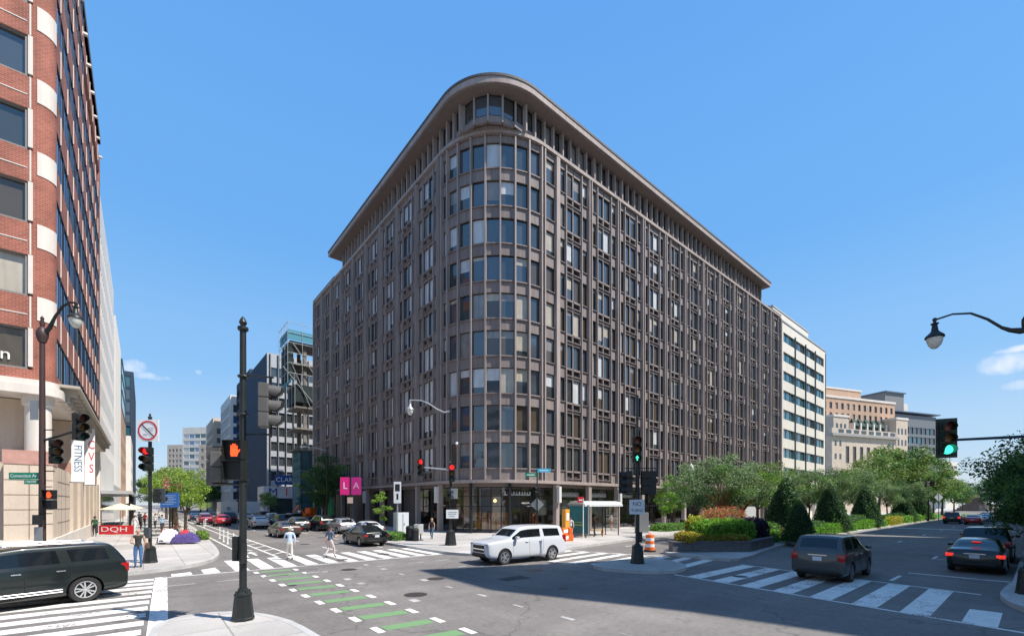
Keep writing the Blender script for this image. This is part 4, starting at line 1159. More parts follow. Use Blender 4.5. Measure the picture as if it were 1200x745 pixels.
def bush(name,label,cat,x0,x1,y0,y1,h,size,n,mats,weights=None,seed=0,z=KB,rotz=0,group=None,core=(.02,.04,.012),spiky=0):
    """rounded shrub or hedge: solid heart with leaves over its surface"""
    r=random.Random(seed+int(x0*7)); W=x1-x0; D=y1-y0
    t=thing(name,label,cat,((x0+x1)/2,(y0+y1)/2,z),rotz,group)
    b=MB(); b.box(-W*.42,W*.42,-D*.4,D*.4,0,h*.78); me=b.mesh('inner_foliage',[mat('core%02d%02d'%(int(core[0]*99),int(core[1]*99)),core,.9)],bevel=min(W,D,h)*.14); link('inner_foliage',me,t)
    b=MB()
    for i in range(n):
        u=r.uniform(-1,1); v=r.uniform(-1,1); w=r.uniform(0,1); f=r.random()
        if f<.4: w=1
        elif f<.7: v=-1 if r.random()<.6 else 1
        else: u=-1 if r.random()<.5 else 1
        L=(abs(u)**4+abs(v)**4+abs(w)**4)**.25
        L=max(L,.6); k=r.uniform(.86,1.04)/L*(1+.07*math.sin(u*W*3+seed)*math.cos(v*5+w*4))
        leafquad(b,Vector((u*k*W/2,v*k*D/2,max(.02,w*k*h+r.uniform(0,spiky)*w))),size,r,r.choices(range(len(mats)),weights)[0] if weights else r.randrange(len(mats)))
    link('foliage',b.mesh('foliage',mats,recalc=False),t); return t
# corner planter of dark granite
pl=thing('planter','long dark granite planter box at the corner of the median','planter',(24.0,10.6,KB))
b=MB(); b.prism([(0,3.25),(3.7,.35),(9,.95),(9,3.8),(.3,3.7)],0,.55); b.prism([(-.08,3.24),(3.7,.27),(9.05,.88),(9.05,3.87),(.28,3.77)],.551,.63); b.build('wall',granite,pl)
b=MB(); 
for i in range(1,4): x=3.7+i*1.4; y_=.35+(x-3.7)*.113; b.box(x-.01,x+.01,y_-.012,y_+.03,.02,.54)
b.build('joint',recess,pl)
pz=KB+.55
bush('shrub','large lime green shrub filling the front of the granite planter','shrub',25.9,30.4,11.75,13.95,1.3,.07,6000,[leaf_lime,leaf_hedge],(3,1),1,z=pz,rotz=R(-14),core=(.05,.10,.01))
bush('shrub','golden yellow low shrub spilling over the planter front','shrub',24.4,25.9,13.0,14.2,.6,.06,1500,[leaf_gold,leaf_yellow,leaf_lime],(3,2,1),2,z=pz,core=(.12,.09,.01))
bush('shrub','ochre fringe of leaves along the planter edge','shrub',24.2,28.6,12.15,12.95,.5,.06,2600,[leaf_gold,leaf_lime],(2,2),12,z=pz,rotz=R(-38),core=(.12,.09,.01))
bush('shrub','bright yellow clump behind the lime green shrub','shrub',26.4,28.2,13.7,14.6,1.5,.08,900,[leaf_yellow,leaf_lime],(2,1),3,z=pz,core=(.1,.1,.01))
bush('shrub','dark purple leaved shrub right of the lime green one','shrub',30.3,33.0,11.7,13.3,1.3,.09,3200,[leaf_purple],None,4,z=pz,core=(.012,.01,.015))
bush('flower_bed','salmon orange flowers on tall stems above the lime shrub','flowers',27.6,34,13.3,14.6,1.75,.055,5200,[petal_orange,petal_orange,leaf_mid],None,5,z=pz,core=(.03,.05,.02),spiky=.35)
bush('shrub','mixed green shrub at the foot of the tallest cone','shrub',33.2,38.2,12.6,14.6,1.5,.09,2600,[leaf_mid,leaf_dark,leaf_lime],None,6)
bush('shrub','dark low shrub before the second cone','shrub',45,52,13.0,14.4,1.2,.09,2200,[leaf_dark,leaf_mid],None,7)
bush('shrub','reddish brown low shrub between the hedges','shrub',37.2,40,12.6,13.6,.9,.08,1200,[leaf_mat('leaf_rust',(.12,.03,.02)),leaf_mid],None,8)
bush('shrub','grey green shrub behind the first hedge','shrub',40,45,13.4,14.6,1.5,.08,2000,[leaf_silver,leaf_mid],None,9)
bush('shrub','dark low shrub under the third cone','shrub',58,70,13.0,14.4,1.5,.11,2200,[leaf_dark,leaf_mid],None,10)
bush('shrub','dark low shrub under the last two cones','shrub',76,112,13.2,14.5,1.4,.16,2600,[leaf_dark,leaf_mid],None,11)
g_='rounded green hedges along the kerb of the median'
for i,(a,c,h,lab,mm) in enumerate([(34.2,36.8,.95,'first short rounded hedge behind the grey SUV',leaf_hedge),(40.2,46.4,.9,'second rounded hedge of the median',leaf_hedge),(47.6,59.4,.95,'long rounded hedge, third of the median',leaf_hedge),
    (60.6,74,1.0,'fourth rounded hedge before the yellow clump',leaf_hedge),(86,102,1.05,'rounded hedge just past the yellow clump',leaf_hedge),(103,117,1.05,'last rounded hedge nearest the far black car',leaf_hedge)]):
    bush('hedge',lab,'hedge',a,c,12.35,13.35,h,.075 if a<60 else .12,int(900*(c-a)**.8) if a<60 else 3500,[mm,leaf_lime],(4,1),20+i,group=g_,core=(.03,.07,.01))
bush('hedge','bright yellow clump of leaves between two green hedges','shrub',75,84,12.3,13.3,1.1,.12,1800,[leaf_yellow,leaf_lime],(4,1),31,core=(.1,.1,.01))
bush('shrub','dark bush at the right edge beside the kerb','shrub',25.6,27.6,-.9,.25,1.25,.07,1600,[leaf_dark,leaf_mid],(2,2),32)
bush('shrub','low green shrub bed at the foot of the thin young tree','shrub',14.5,16.6,31.5,36.3,.55,.07,2200,[leaf_hedge,leaf_mid],(1,2),33)
bush('shrub','low shrub bed around the slim light green young tree','shrub',40.5,48,24.2,26.6,.75,.09,2600,[leaf_mid,leaf_hedge],None,34)
bush('shrub','low shrub bed right of the lamp post on the far pavement','shrub',50,60,24.2,26.2,.8,.1,2200,[leaf_mid,leaf_hedge],None,35)
bush('shrub','low green plants by the purple covered cart','shrub',3.4,4.1,42,47,.6,.07,900,[leaf_mid,leaf_bright],None,36)
# ------------------------------------------------------------------ vehicles
def car_shape(kind):
    """stations from nose to tail: x, zbot, zbelt, ztop, half width, half roof width"""
    if kind=='suv':      # 5.0 m
        L=5.0; W=.98; S=[(2.5,.42,.78,.82,.70,.60),(2.44,.30,.92,.97,.88,.72),(2.2,.24,1.0,1.06,.95,.78),(1.6,.22,1.06,1.15,.97,.80),(1.22,.22,1.09,1.20,.975,.80),
           (1.12,.22,1.10,1.24,.975,.80),(.42,.22,1.11,1.66,.975,.73),(.34,.22,1.11,1.70,.975,.73),(-.10,.22,1.11,1.75,.975,.75),(-.20,.22,1.12,1.76,.975,.75),(-1.02,.22,1.13,1.76,.97,.75),(-1.14,.22,1.14,1.76,.97,.75),(-1.36,.22,1.15,1.77,.97,.75),(-2.14,.24,1.16,1.76,.965,.75),(-2.26,.24,1.16,1.73,.96,.74),(-2.42,.28,1.13,1.24,.95,.78),(-2.46,.32,1.06,1.12,.94,.80),(-2.5,.42,.82,.86,.84,.74)]
        win=[(.42,-.10),(-.20,-1.02),(-1.14,-2.14)]; ws=(1.12,.42); rw=(-2.26,-2.42); ax=(1.45,-1.43); wr=.38; extra=(-1.14,)
    elif kind=='bigsuv': # 5.4 m, boxier
        L=5.4; W=1.0; S=[(2.7,.46,.95,1.0,.80,.68),(2.66,.36,1.06,1.10,.92,.78),(2.4,.30,1.12,1.18,.97,.82),(1.7,.28,1.17,1.24,.985,.84),(1.38,.28,1.19,1.27,.985,.84),
           (1.28,.28,1.20,1.31,.985,.84),(.62,.28,1.21,1.80,.985,.79),(.54,.28,1.21,1.84,.985,.79),(.10,.28,1.21,1.90,.985,.81),(0,.28,1.21,1.91,.985,.81),(-.86,.28,1.22,1.92,.985,.81),(-1.04,.28,1.22,1.92,.985,.81),(-1.2,.28,1.22,1.92,.985,.81),(-2.4,.30,1.22,1.89,.98,.80),(-2.5,.30,1.22,1.86,.97,.79),(-2.60,.34,1.18,1.28,.96,.82),(-2.66,.38,1.10,1.16,.95,.84),(-2.7,.44,.95,1.0,.90,.80)]
        win=[(.62,.10),(0,-.86),(-1.04,-2.4)]; ws=(1.28,.62); rw=(-2.5,-2.60); ax=(1.68,-1.6); wr=.40; extra=()
    elif kind=='sedan':  # 4.85 m
        L=4.85; W=.92; S=[(2.42,.34,.60,.64,.62,.5),(2.36,.24,.70,.75,.80,.66),(2.1,.20,.76,.83,.88,.74),(1.5,.18,.85,.93,.91,.76),(1.12,.18,.89,.98,.915,.76),
           (1.0,.18,.90,1.01,.915,.76),(.22,.18,.92,1.36,.915,.60),(.12,.18,.92,1.40,.915,.60),(-.22,.18,.92,1.44,.915,.61),(-.32,.18,.93,1.44,.915,.61),(-1.0,.18,.95,1.40,.91,.61),(-1.1,.18,.95,1.38,.91,.61),(-1.22,.18,.96,1.34,.91,.62),(-1.80,.2,.97,1.10,.90,.72),(-1.9,.2,.97,1.07,.90,.73),(-2.26,.24,.96,1.04,.87,.74),(-2.36,.28,.92,.99,.84,.72),(-2.42,.36,.66,.70,.76,.62)]
        win=[(.22,-.22),(-.32,-1.0)]; ws=(1.0,.22); rw=(-1.22,-1.80); ax=(1.42,-1.38); wr=.33; extra=()
    elif kind=='hatch':  # short crossover, 4.3 m
        L=4.3; W=.9; S=[(2.15,.40,.72,.76,.62,.5),(2.1,.28,.84,.88,.80,.66),(1.9,.22,.92,.97,.87,.74),(1.4,.22,.97,1.05,.89,.76),(1.12,.22,.99,1.10,.895,.76),
           (1.02,.22,1.0,1.13,.895,.76),(.36,.22,1.01,1.50,.895,.60),(.28,.22,1.01,1.54,.895,.60),(-.10,.22,1.02,1.59,.895,.61),(-.2,.22,1.02,1.6,.895,.61),(-.9,.22,1.04,1.58,.89,.61),(-1.0,.22,1.04,1.57,.89,.61),(-1.1,.22,1.05,1.56,.89,.61),(-1.62,.24,1.06,1.50,.88,.60),(-1.74,.24,1.06,1.45,.87,.62),(-1.98,.28,1.02,1.12,.86,.72),(-2.06,.34,.96,1.02,.85,.72),(-2.15,.42,.76,.8,.78,.66)]
        win=[(.36,-.10),(-.2,-.9),(-1.1,-1.62)]; ws=(1.02,.36); rw=(-1.74,-1.98); ax=(1.28,-1.28); wr=.34; extra=()
    return L,W,S,win,ws,rw,ax,wr
def car_meshes(kind, paint, lvl=2, glass=None):
    L,W,S,win,ws,rw,ax,wr=car_shape(kind)
    # add mid stations for density
    b=MB(); rings=[]
    def ring(st):
        x,zb,zl,zt,w,wt=st
        half=[(0,zb),(.62*w,zb),(.93*w,zb+.02),(w,zb+.14),(w,(zb+zl)/2),(.992*w,zl-.12),(.97*w,zl)]
        hh=zt-zl; f=lambda t:(.965*w+(wt-.965*w)*t, zl+hh*t)
        half+= [f(.03),f(.90),(wt-.01*0,zl+hh*.95),(wt-.09,zt),(wt*.45,zt+.012),(0,zt+.02)]
        return half
    NR=13
    xs=[s[0] for s in S]
    for st in S:
        h=ring(st)
        zl_,zt_=st[2],st[3]; ln=0
        if kind!='sedan' and st[0]<-1.0 and st[0]>rw[0]-1e-3 and zt_-zl_>.3: ln=.16
        X_=lambda z: st[0]+ln*max(0,min(1,(z-zl_)/max(.01,zt_-zl_)))
        full=[(X_(z),y,z) for y,z in h]+[(X_(z),-y,z) for y,z in h[-2:0:-1]]
        rings.append([b.addv(p) for p in full])
    n=len(rings[0])
    def near(v,a): return abs(v-a)<1e-4
    for k in range(len(rings)-1):
        xa,xb=xs[k],xs[k+1]
        for j in range(n):
            jj=j if j<NR-1 else (n-1-j)      # mirrored half index of the strip
            m=0
            if jj==7:
                for (w0,w1) in win:
                    if xa<=w0+1e-4 and xb>=w1-1e-4: m=2
                if kind!='x' and xa<=win[0][1]+1e-4 and xb>=win[1][0]-1e-4: m=5
                if xa<=ws[0]+1e-4 and xb>=ws[1]-1e-4: m=2   # triangle in front of the door glass
            if jj>=10 and xa<=ws[0]+1e-4 and xb>=ws[1]-1e-4: m=1
            if jj>=10 and xa<=rw[0]+1e-4 and xb>=rw[1]-1e-4: m=3
            if jj<=1 : m=4
            if False: m=4
            b.face((rings[k][j],rings[k+1][j],rings[k+1][(j+1)%n],rings[k][(j+1)%n]),m)
    b.face(rings[0],0); b.face(rings[-1][::-1],0)
    gm=glass or car_glass
    me=b.mesh('body',[paint,gm,gm,gm,trim_black,mat('gloss_black',(.008,.008,.009),.12)],recalc=True)
    o=bpy.data.objects.new('tmp',me); COL.objects.link(o)
    sd=o.modifiers.new('s','SUBSURF'); sd.levels=lvl; sd.render_levels=lvl
    cb=MB()
    for a in ax:
        for s in (1,-1): cb.lathe([(wr+.055,s*(W-.30)),(wr+.055,s*(W+.3))],(a,0,wr),28,axis='y')
    cm=cb.mesh('cut',[trim_black]); co=bpy.data.objects.new('cut',cm); COL.objects.link(co)
    bo=o.modifiers.new('b','BOOLEAN'); bo.operation='DIFFERENCE'; bo.object=co; bo.solver='EXACT'
    dg=bpy.context.evaluated_depsgraph_get(); res=bpy.data.meshes.new_from_object(o.evaluated_get(dg))
    bpy.data.objects.remove(o); bpy.data.objects.remove(co)
    bm=bmesh.new(); bm.from_mesh(res)
    for f in bm.faces:
        c=f.calc_center_median()
        for a in ax:
            d=math.hypot(c.x-a,c.z-wr)
            if d<wr+.05 and abs(c.y)<W+.1 and f.material_index in (0,4): f.material_index=4
    bvh=BVHTree.FromBMesh(bm)
    out={}
    for name,ids in (('body',(0,4,5)),('windscreen',(1,)),('side_window',(2,)),('rear_window',(3,))):
        for side in ((1,-1) if name=='side_window' else (0,)):
            b2=bm.copy()
            dele=[f for f in b2.faces if f.material_index not in ids or (side and f.calc_center_median().y*side<0)]
            bmesh.ops.delete(b2,geom=dele,context='FACES')
            mm=bpy.data.meshes.new(name); b2.to_mesh(mm); b2.free()
            for q in res.materials: mm.materials.append(q)
            mm.polygons.foreach_set('use_smooth',[True]*len(mm.polygons)); mm.set_sharp_from_angle(angle=R(35))
            out[(name,side)]=mm
    bm.free()
    return out,bvh,(L,W,S,win,ws,rw,ax,wr)
def wheel_meshes(wr, rimm, spokes=10, tw=.22):
    t=MB(); t.lathe([(wr*.66,tw/2-.01),(wr*.66,-tw/2+.01),(wr*.94,-tw/2),(wr,-tw/2+.04),(wr,tw/2-.04),(wr*.94,tw/2),(wr*.66,tw/2-.01)],(0,0,0),28,axis='y',caps=False)
    tm=t.mesh('tyre',[tyre_m],smooth=True)
    r=MB(); r.lathe([(wr*.67,tw/2-.035),(wr*.67,tw/2-.005),(wr*.61,tw/2-.005),(wr*.60,tw/2-.045)],(0,0,0),28,0,axis='y',caps=False)
    r.lathe([(wr*.6,tw/2-.09),(wr*.6,tw/2-.08)],(0,0,0),24,1,axis='y'); r.lathe([(wr*.15,tw/2-.06),(wr*.13,tw/2-.01)],(0,0,0),14,0,axis='y')
    for i in range(spokes):
        a=2*math.pi*(i//2 + (.18 if i%2 else -.18))/(spokes/2)
        ca,sa=math.cos(a),math.sin(a); old=r.M
        r.M=Matrix(((ca,0,-sa,0),(0,1,0,0),(sa,0,ca,0),(0,0,0,1)))
        r.box(wr*.12,wr*.63,tw/2-.05,tw/2-.012,-wr*.05,wr*.05,0); r.M=old
    return tm, r.mesh('rim',[rimm,mat('rim_inner',(.03,.03,.03),.6)],smooth=True)
CARC={}
def make_car(kind, paint, label, x, y, heading, cat='car', name='parked_car', rim=None, group=None, brake=False, detail=True, rails=False, plate_front=False, chrome_strip=False):
    key=(kind,paint.name)
    if key not in CARC: CARC[key]=car_meshes(kind,paint,2 if detail else 1)
    out,bvh,(L,W,S,win,ws,rw,ax,wr)=CARC[key]
    t=thing(name,label,cat,(x,y,.0),heading,group)
    body=link('body',out[('body',0)],t)
    link('windscreen',out[('windscreen',0)],t); link('rear_window',out[('rear_window',0)],t)
    link('side_window',out[('side_window',1)],t); link('side_window',out[('side_window',-1)],t)
    wk=(wr,(rim or rim_m).name)
    if wk not in CARC: CARC[wk]=wheel_meshes(wr,rim or rim_m)
    tm,rm=CARC[wk]
    for a in ax:
        for s in (1,-1):
            e=bpy.data.objects.new('wheel',tm); COL.objects.link(e); e.parent=t; e.location=(a,s*(W-.135),wr); e.rotation_euler=(0,0,0 if s>0 else math.pi)
            link('rim',rm,e)
    def surf(x0,z,s):
        h=bvh.ray_cast(Vector((x0,s*3,z)),Vector((0,-s,0)));  return h[0]
    def endx(yy,z,s):
        h=bvh.ray_cast(Vector((s*4,yy,z)),Vector((-s,0,0))); return h[0].x if h[0] else s*L/2
    zb=S[9][2]
    dk=('d',)+key+(brake,)
    if dk not in CARC:
        D={}
        seam=MB()
        doors=[ws[0]-.12,(win[0][1]+win[1][0])/2,win[1][1]-.08 if kind!='sedan' else -1.08]
        for s in (1,-1):
            for dx in doors:
                pts=[]
                for z in [S[9][1]+.16+(zb+.02-S[9][1]-.16)*i/8 for i in range(9)]:
                    # rear door seam curves over the arch
                    xx=dx
                    if dx==doors[2] and z<.75: xx=dx+ (.75-z)*.45
                    h=surf(xx,z,s)
                    if h: pts.append(h+Vector((0,s*.001,0)))
                if len(pts)>2: seam.tube(pts,.007,4)
        D['door_seam']=(seam.mesh('door_seam',[trim_black]),)
        hs=[]
        for s in (1,-1):
            for dx in (doors[1]+.17,doors[2]+.22):
                h=surf(dx,zb-.10,s)
                if h: q=MB(); q.box(h.x-.1,h.x+.1,h.y-.012 if s>0 else h.y-.04,h.y+.04 if s>0 else h.y+.012,zb-.115,zb-.085); hs.append(q.mesh('door_handle',[chrome if kind in('suv',) else paint],bevel=.008))
        D['door_handle']=hs
        hl=[];tl=[]
        for s in (1,-1):
            z=S[2][2]-.10; yy=s*W*.68; ex=endx(yy,z,1)
            q=MB(); q.box(ex-.34,ex-.0,min(yy-.17,yy+.15),max(yy-.17,yy+.15),z-(.16 if kind=='bigsuv' else .10),z+.05); hl.append(q.mesh('headlight',[mat('head_mix',(.20,.21,.22),.08,ior=1.9)],bevel=.03,smooth=True))
            z=zb-.14 if kind!='bigsuv' else zb-.02; yy=s*(W*.84); ex=endx(s*W*.8,z,-1)
            q=MB(); hh={'bigsuv':.22,'suv':.16}.get(kind,.085)
            q.box(ex-.015,ex+.26,min(yy-.15,yy+.12),max(yy-.15,yy+.12),z-hh,z+hh*.8) if s>0 else q.box(ex-.015,ex+.26,yy-.12,yy+.15,z-hh,z+hh*.8)
            tl.append(q.mesh('tail_light',[brake_on if brake else lamp_red],bevel=.035,smooth=True))
        D['headlight']=hl; D['tail_light']=tl
        z=S[1][2]-.12; gh=.30 if kind=='bigsuv' else .14; ex=max(endx(0,z,1),endx(0,z-gh,1)); q=MB(); q.box(ex-.14,ex+.012,-W*.52,W*.52,z-gh,z+.06); q.box(ex-.1,ex+.022,-W*.55,W*.55,z-gh*.5-.02,z-gh*.5+.025,1); q.box(ex-.1,ex+.02,-W*.55,W*.55,z+.06,z+.085,1); D['grille']=(q.mesh('grille',[trim_black,chrome],bevel=0),)
        z=.42+ (.12 if kind=='bigsuv' else 0); ex=endx(0,z,1); q=MB(); q.box(ex-.1,ex+.012,-W*.6,W*.6,z-.07,z+.05); D['air_intake']=(q.mesh('air_intake',[trim_black]),)
        z=zb-.22 if kind!='sedan' else .74; ex=endx(0,z,-1); q=MB(); q.box(ex-.02,ex+.03,-.16,.16,z-.075,z+.075); D['licence_plate']=(q.mesh('licence_plate',[plate_m]),)
        q=MB(); zz=zb-.08 if kind!='sedan' else .86; ex=endx(0,zz,-1); q.box(ex-.02,ex+.03,-.33,.33,zz-.02,zz+.02); D['chrome_trim']=(q.mesh('chrome_trim',[chrome]),)
        q=MB(); z=.44; ex=endx(0,z,-1); q.box(ex-.02,ex+.14,-W*.72,W*.72,z-.07,z+.03); D['bumper']=(q.mesh('bumper',[trim_black],bevel=.02),)
        mr=[]
        for s in (1,-1):
            xx=ws[0]-.32; zz=zb+.12; q=MB(); yb=s*(W-.02)
            q.box(xx-.08,xx+.08,min(yb,yb+s*.2),max(yb,yb+s*.2),zz-.07,zz+.08); mr.append(q.mesh('wing_mirror',[paint],bevel=.035,smooth=True))
        D['wing_mirror']=mr
        if rails:
            rl=[]
            for s in (1,-1):
                q=MB(); zt=S[9][3]; q.tube([(.35,s*.58,zt-.05),(.2,s*.58,zt+.05),(-1.7,s*.58,zt+.04),(-1.95,s*.58,zt-.04)],.018,6); rl.append(q.mesh('roof_rail',[chrome]))
            D['roof_rail']=rl
        if brake:
            q=MB(); z=S[-5][3]+(.02 if kind=='sedan' else .0); x_=-1.55 if kind=='sedan' else S[-4][0]-.03
            if kind=='sedan': q.box(-1.42,-1.36,-.14,.14,1.30,1.335)
            else: q.box(x_-.05,x_,-.16,.16,S[-4][3]-.02,S[-4][3]+.02)
            D['brake_light']=(q.mesh('brake_light',[brake_on]),)
        if chrome_strip:
            q=MB()
            for s in (1,-1):
                for zz in (.40,.47):
                    pts=[surf(xx,zz,s) for xx in (.92,.4,0,-.4,-.8,-.92)]; pts=[p+Vector((0,s*.004,0)) for p in pts if p]; q.tube(pts,.014,5)
            D['side_strip']=(q.mesh('side_strip',[chrome]),)
        CARC[dk]=D
    for nm,lst in CARC[dk].items():
        if not detail and nm in ('door_seam','door_handle','air_intake','chrome_trim','bumper'): continue
        for me in lst: link(nm,me,t)
    return t
c_green=paintm('dark_green',(.010,.015,.014)); c_white=paintm('white',(.60,.61,.62),.3,0); c_grey=paintm('grey',(.055,.062,.062),.3,.4); c_black=paintm('black',(.010,.014,.012))
c_red=paintm('red',(.42,.012,.02)); c_silver=paintm('silver',(.38,.40,.43),.3,.5); c_brown=paintm('brown',(.085,.065,.05)); c_navy=paintm('navy',(.02,.03,.06)); c_maroon=paintm('maroon',(.17,.015,.03))
make_car('suv',c_green,'dark green SUV with chrome strips, cut off by the left edge on the crosswalk',-3.01,19.16,R(198.7),name='moving_car',rails=True,chrome_strip=True)
make_car('bigsuv',c_white,'long white SUV turning in the middle of the junction',15.2,17.55,R(175.6),name='moving_car').scale=(.93,.97,.98)
make_car('suv',c_grey,'dark grey SUV driving over the right hand crosswalk',22.05,5.45,R(0),name='moving_car',rim=rim_dark).scale=(.88,.94,1)
make_car('sedan',c_black,'black saloon with lit brake lights waiting by the right kerb',29.7,1.75,R(0),brake=True)
make_car('suv',c_black,'black SUV parked ahead of the black saloon with lit brake lights',35.6,1.75,R(0))
make_car('suv',c_black,'black SUV far down the right street with lit tail lights',95,8.3,R(0),brake=True,name='moving_car',detail=False)
make_car('sedan',c_red,'red saloon far down the right street beside the black SUV',93,6.0,R(0),name='moving_car',detail=False)
make_car('sedan',c_silver,'silver saloon ahead of the far red saloon',103,5.2,R(0),name='moving_car',detail=False)
make_car('hatch',c_red,'bright red hatchback farthest down the right street',112,5.6,R(20),name='moving_car',detail=False)
make_car('hatch',c_red,'red hatchback half hidden behind the median planter',40.5,17.3,R(180),detail=False)
# left street
make_car('sedan',c_black,'black saloon leaving over the far crosswalk beside the planted kerb',12.55,32.1,R(90),name='moving_car')
make_car('sedan',c_brown,'brown saloon in the middle of the left street',9.9,44.5,R(92),name='moving_car')
make_car('sedan',c_white,'white saloon in the middle lane of the left street',11.0,62.5,R(90),name='moving_car',detail=False)
make_car('hatch',c_red,'bright red hatchback left of the white box lorry',8.2,71.5,R(90),name='moving_car',detail=False)
make_car('hatch',c_maroon,'dark red hatchback beyond the bright red one',6.9,78.5,R(90),name='moving_car',detail=False)
make_car('hatch',c_silver,'pale hatchback partly behind the red ones',7.5,86,R(90),name='moving_car',detail=False)
g_='cars parked along the right kerb of the left street'
for i,(x,y,k,c,h,lab) in enumerate([(15.6,39.5,'sedan',c_white,90,'white saloon parked behind the shrub bed'),(15.6,46,'hatch',c_silver,90,'silver estate car parked behind the walking man in grey'),(15.5,52,'suv',c_black,90,'black SUV parked third in the row'),(15.5,58.5,'sedan',c_navy,90,'dark blue saloon parked fourth in the row'),
    (15.5,65,'suv',c_grey,90,'grey SUV parked fifth in the row'),(15.5,71.5,'sedan',c_black,90,'black saloon parked sixth in the row'),(15.5,78,'hatch',c_silver,90,'silver hatchback parked seventh in the row'),(15.5,85,'suv',c_black,90,'black SUV parked last in the row')]):
    make_car(k,c,lab,x,y,R(h),group=g_,detail=i<2)
g_='dark cars queueing in the second lane of the left street'
for i,(x,y,k,c,lab) in enumerate([(13.0,52.5,'hatch',c_grey,'grey hatchback queueing beside the parked black SUV'),(13.0,59.5,'suv',c_black,'black SUV queueing behind the grey hatchback'),(13.0,67,'sedan',c_navy,'navy saloon queueing in the second lane'),(12.9,74.5,'sedan',c_maroon,'maroon saloon queueing in the second lane'),(9.9,80,'suv',c_black,'black SUV beyond the white saloon'),(12.9,84,'hatch',c_white,'white hatchback far down the second lane'),(7.0,96,'sedan',c_navy,'dark saloon farthest down the left lane')]):
    make_car(k,c,lab,x,y,R(90),group=g_,name='moving_car',detail=False)
def box_truck(name,label,x,y,heading,wm,L=6,W=2.3,H=3.3,cab=True):
    t=thing(name,label,'lorry',(x,y,0),heading)
    b=MB(); b.box(-L/2,L/2-1.6,-W/2,W/2,.75,H); b.build('cargo_box',wm,t,bevel=.04)
    b=MB(); b.prism([(L/2-1.55,-W/2+.1),(L/2+.2,-W/2+.15),(L/2+.2,W/2-.15),(L/2-1.55,W/2-.1)],.6,2.3); b.build('cab',wm,t,bevel=.08)
    b=MB(); b.box(L/2+.17,L/2+.22,-W/2+.25,W/2-.25,1.45,2.15); b.build('windscreen',car_glass,t)
    b=MB(); b.box(-L/2-.02,L/2,-.5,.5,.45,.74); b.box(-L/2-.05,-L/2+.1,-W/2,W/2,.5,.68); b.build('chassis',trim_black,t)
    b=MB(); b.box(-L/2-.03,-L/2-.005,-W/2+.12,W/2-.12,.85,H-.2); b.build('rear_door',wm,t,bevel=.01)
    tm,rm=wheel_meshes(.42,rim_m)
    for a in (L/2-.9,-L/2+1.2):
        for s in (1,-1): e=link('wheel',tm,t,(a,s*(W/2-.16),.42),0 if s>0 else math.pi); link('rim',rm,e)
    for s in (1,-1): b=MB(); b.box(-L/2-.07,-L/2-.04,s*W*.42-.09,s*W*.42+.09,.55,.66); b.build('tail_light',lamp_red,t)
    return t
tk=box_truck('box_lorry','white box lorry with a small blue logo on its rear door',10.3,84,R(90),c_white)
b=MB(Matrix.Translation((-3.05,.1,2.3)))
b.lathe([(.26,0),(.26,.01)],n=18,axis='x'); b.build('logo',mat('logo_blue',(.03,.09,.2),.5),tk)
lettering('42',.42,white_sign,tk,(-3.07,.1,2.3),math.pi,ext=.004)
box_truck('box_lorry','white lorry half hidden behind the median cones, on the far lane',47.5,20.6,R(180),c_white,H=2.7)
box_truck('box_lorry','pale lorry parked behind the signal pole in the left street',15.3,95,R(90),mat('palelorry',(.5,.55,.6),.4),H=3.4)
# ------------------------------------------------------------------ signals, lamps, signs
def signal_head(parent, loc, face, lit=None, m=None, n=3, s=1.0, lens=True, backplate=False):
    """three section head; front looks along angle face (parent frame)"""
    m=m or signal_black
    o=bpy.data.objects.new('signal_head',None)
    b=MB(); H=.34*n
    for i in range(n): b.box(-.17,.05,-.17,.17,i*.345,i*.345+.335)
    me=b.mesh('signal_head',[m],bevel=.022)
    o=link('signal_head',me,parent); o.matrix_local=Matrix.Translation(loc)@Matrix.Rotation(face,4,'Z')@Matrix.Scale(s,4)
    for i in range(n):
        z=i*.345+.168
        b=MB(); N=14; r=.155
        # hooded visor: open tube, longer above
        ring0=[];ring1=[]
        for k in range(N+1):
            a=math.pi*(-.22)+math.pi*1.44*k/N
            y,zz=math.cos(a)*r,math.sin(a)*r
            L=.26 if math.sin(a)>0 else .26+.18*math.sin(a)
            for rr,ring in ((1,ring0),(.93,ring1)): ring.append((b.addv((.05,y*rr,z+zz*rr)),b.addv((.05+L,y*rr,z+zz*rr-.02))))
        for k in range(N):
            b.face((ring0[k][0],ring0[k+1][0],ring0[k+1][1],ring0[k][1])); b.face((ring1[k][0],ring1[k+1][0],ring1[k+1][1],ring1[k][1])); b.face((ring0[k][1],ring0[k+1][1],ring1[k+1][1],ring1[k][1]))
        link('visor',b.mesh('visor',[m],smooth=True,recalc=False),o)
        col={2:'red',1:'amber',0:'green'}[i] if n==3 else 'green'
        mm={'red':lens_off_red,'amber':lens_off_amber,'green':lens_off_green}[col]
        if lit==col: mm={'red':lit_red,'green':lit_green}.get(col,mm)
        b=MB(); b.lathe([(.14,.052),(.12,.075),(.04,.09)],(0,0,z),18,axis='x'); link('lens',b.mesh('lens',[mm],smooth=True),o)
    return o
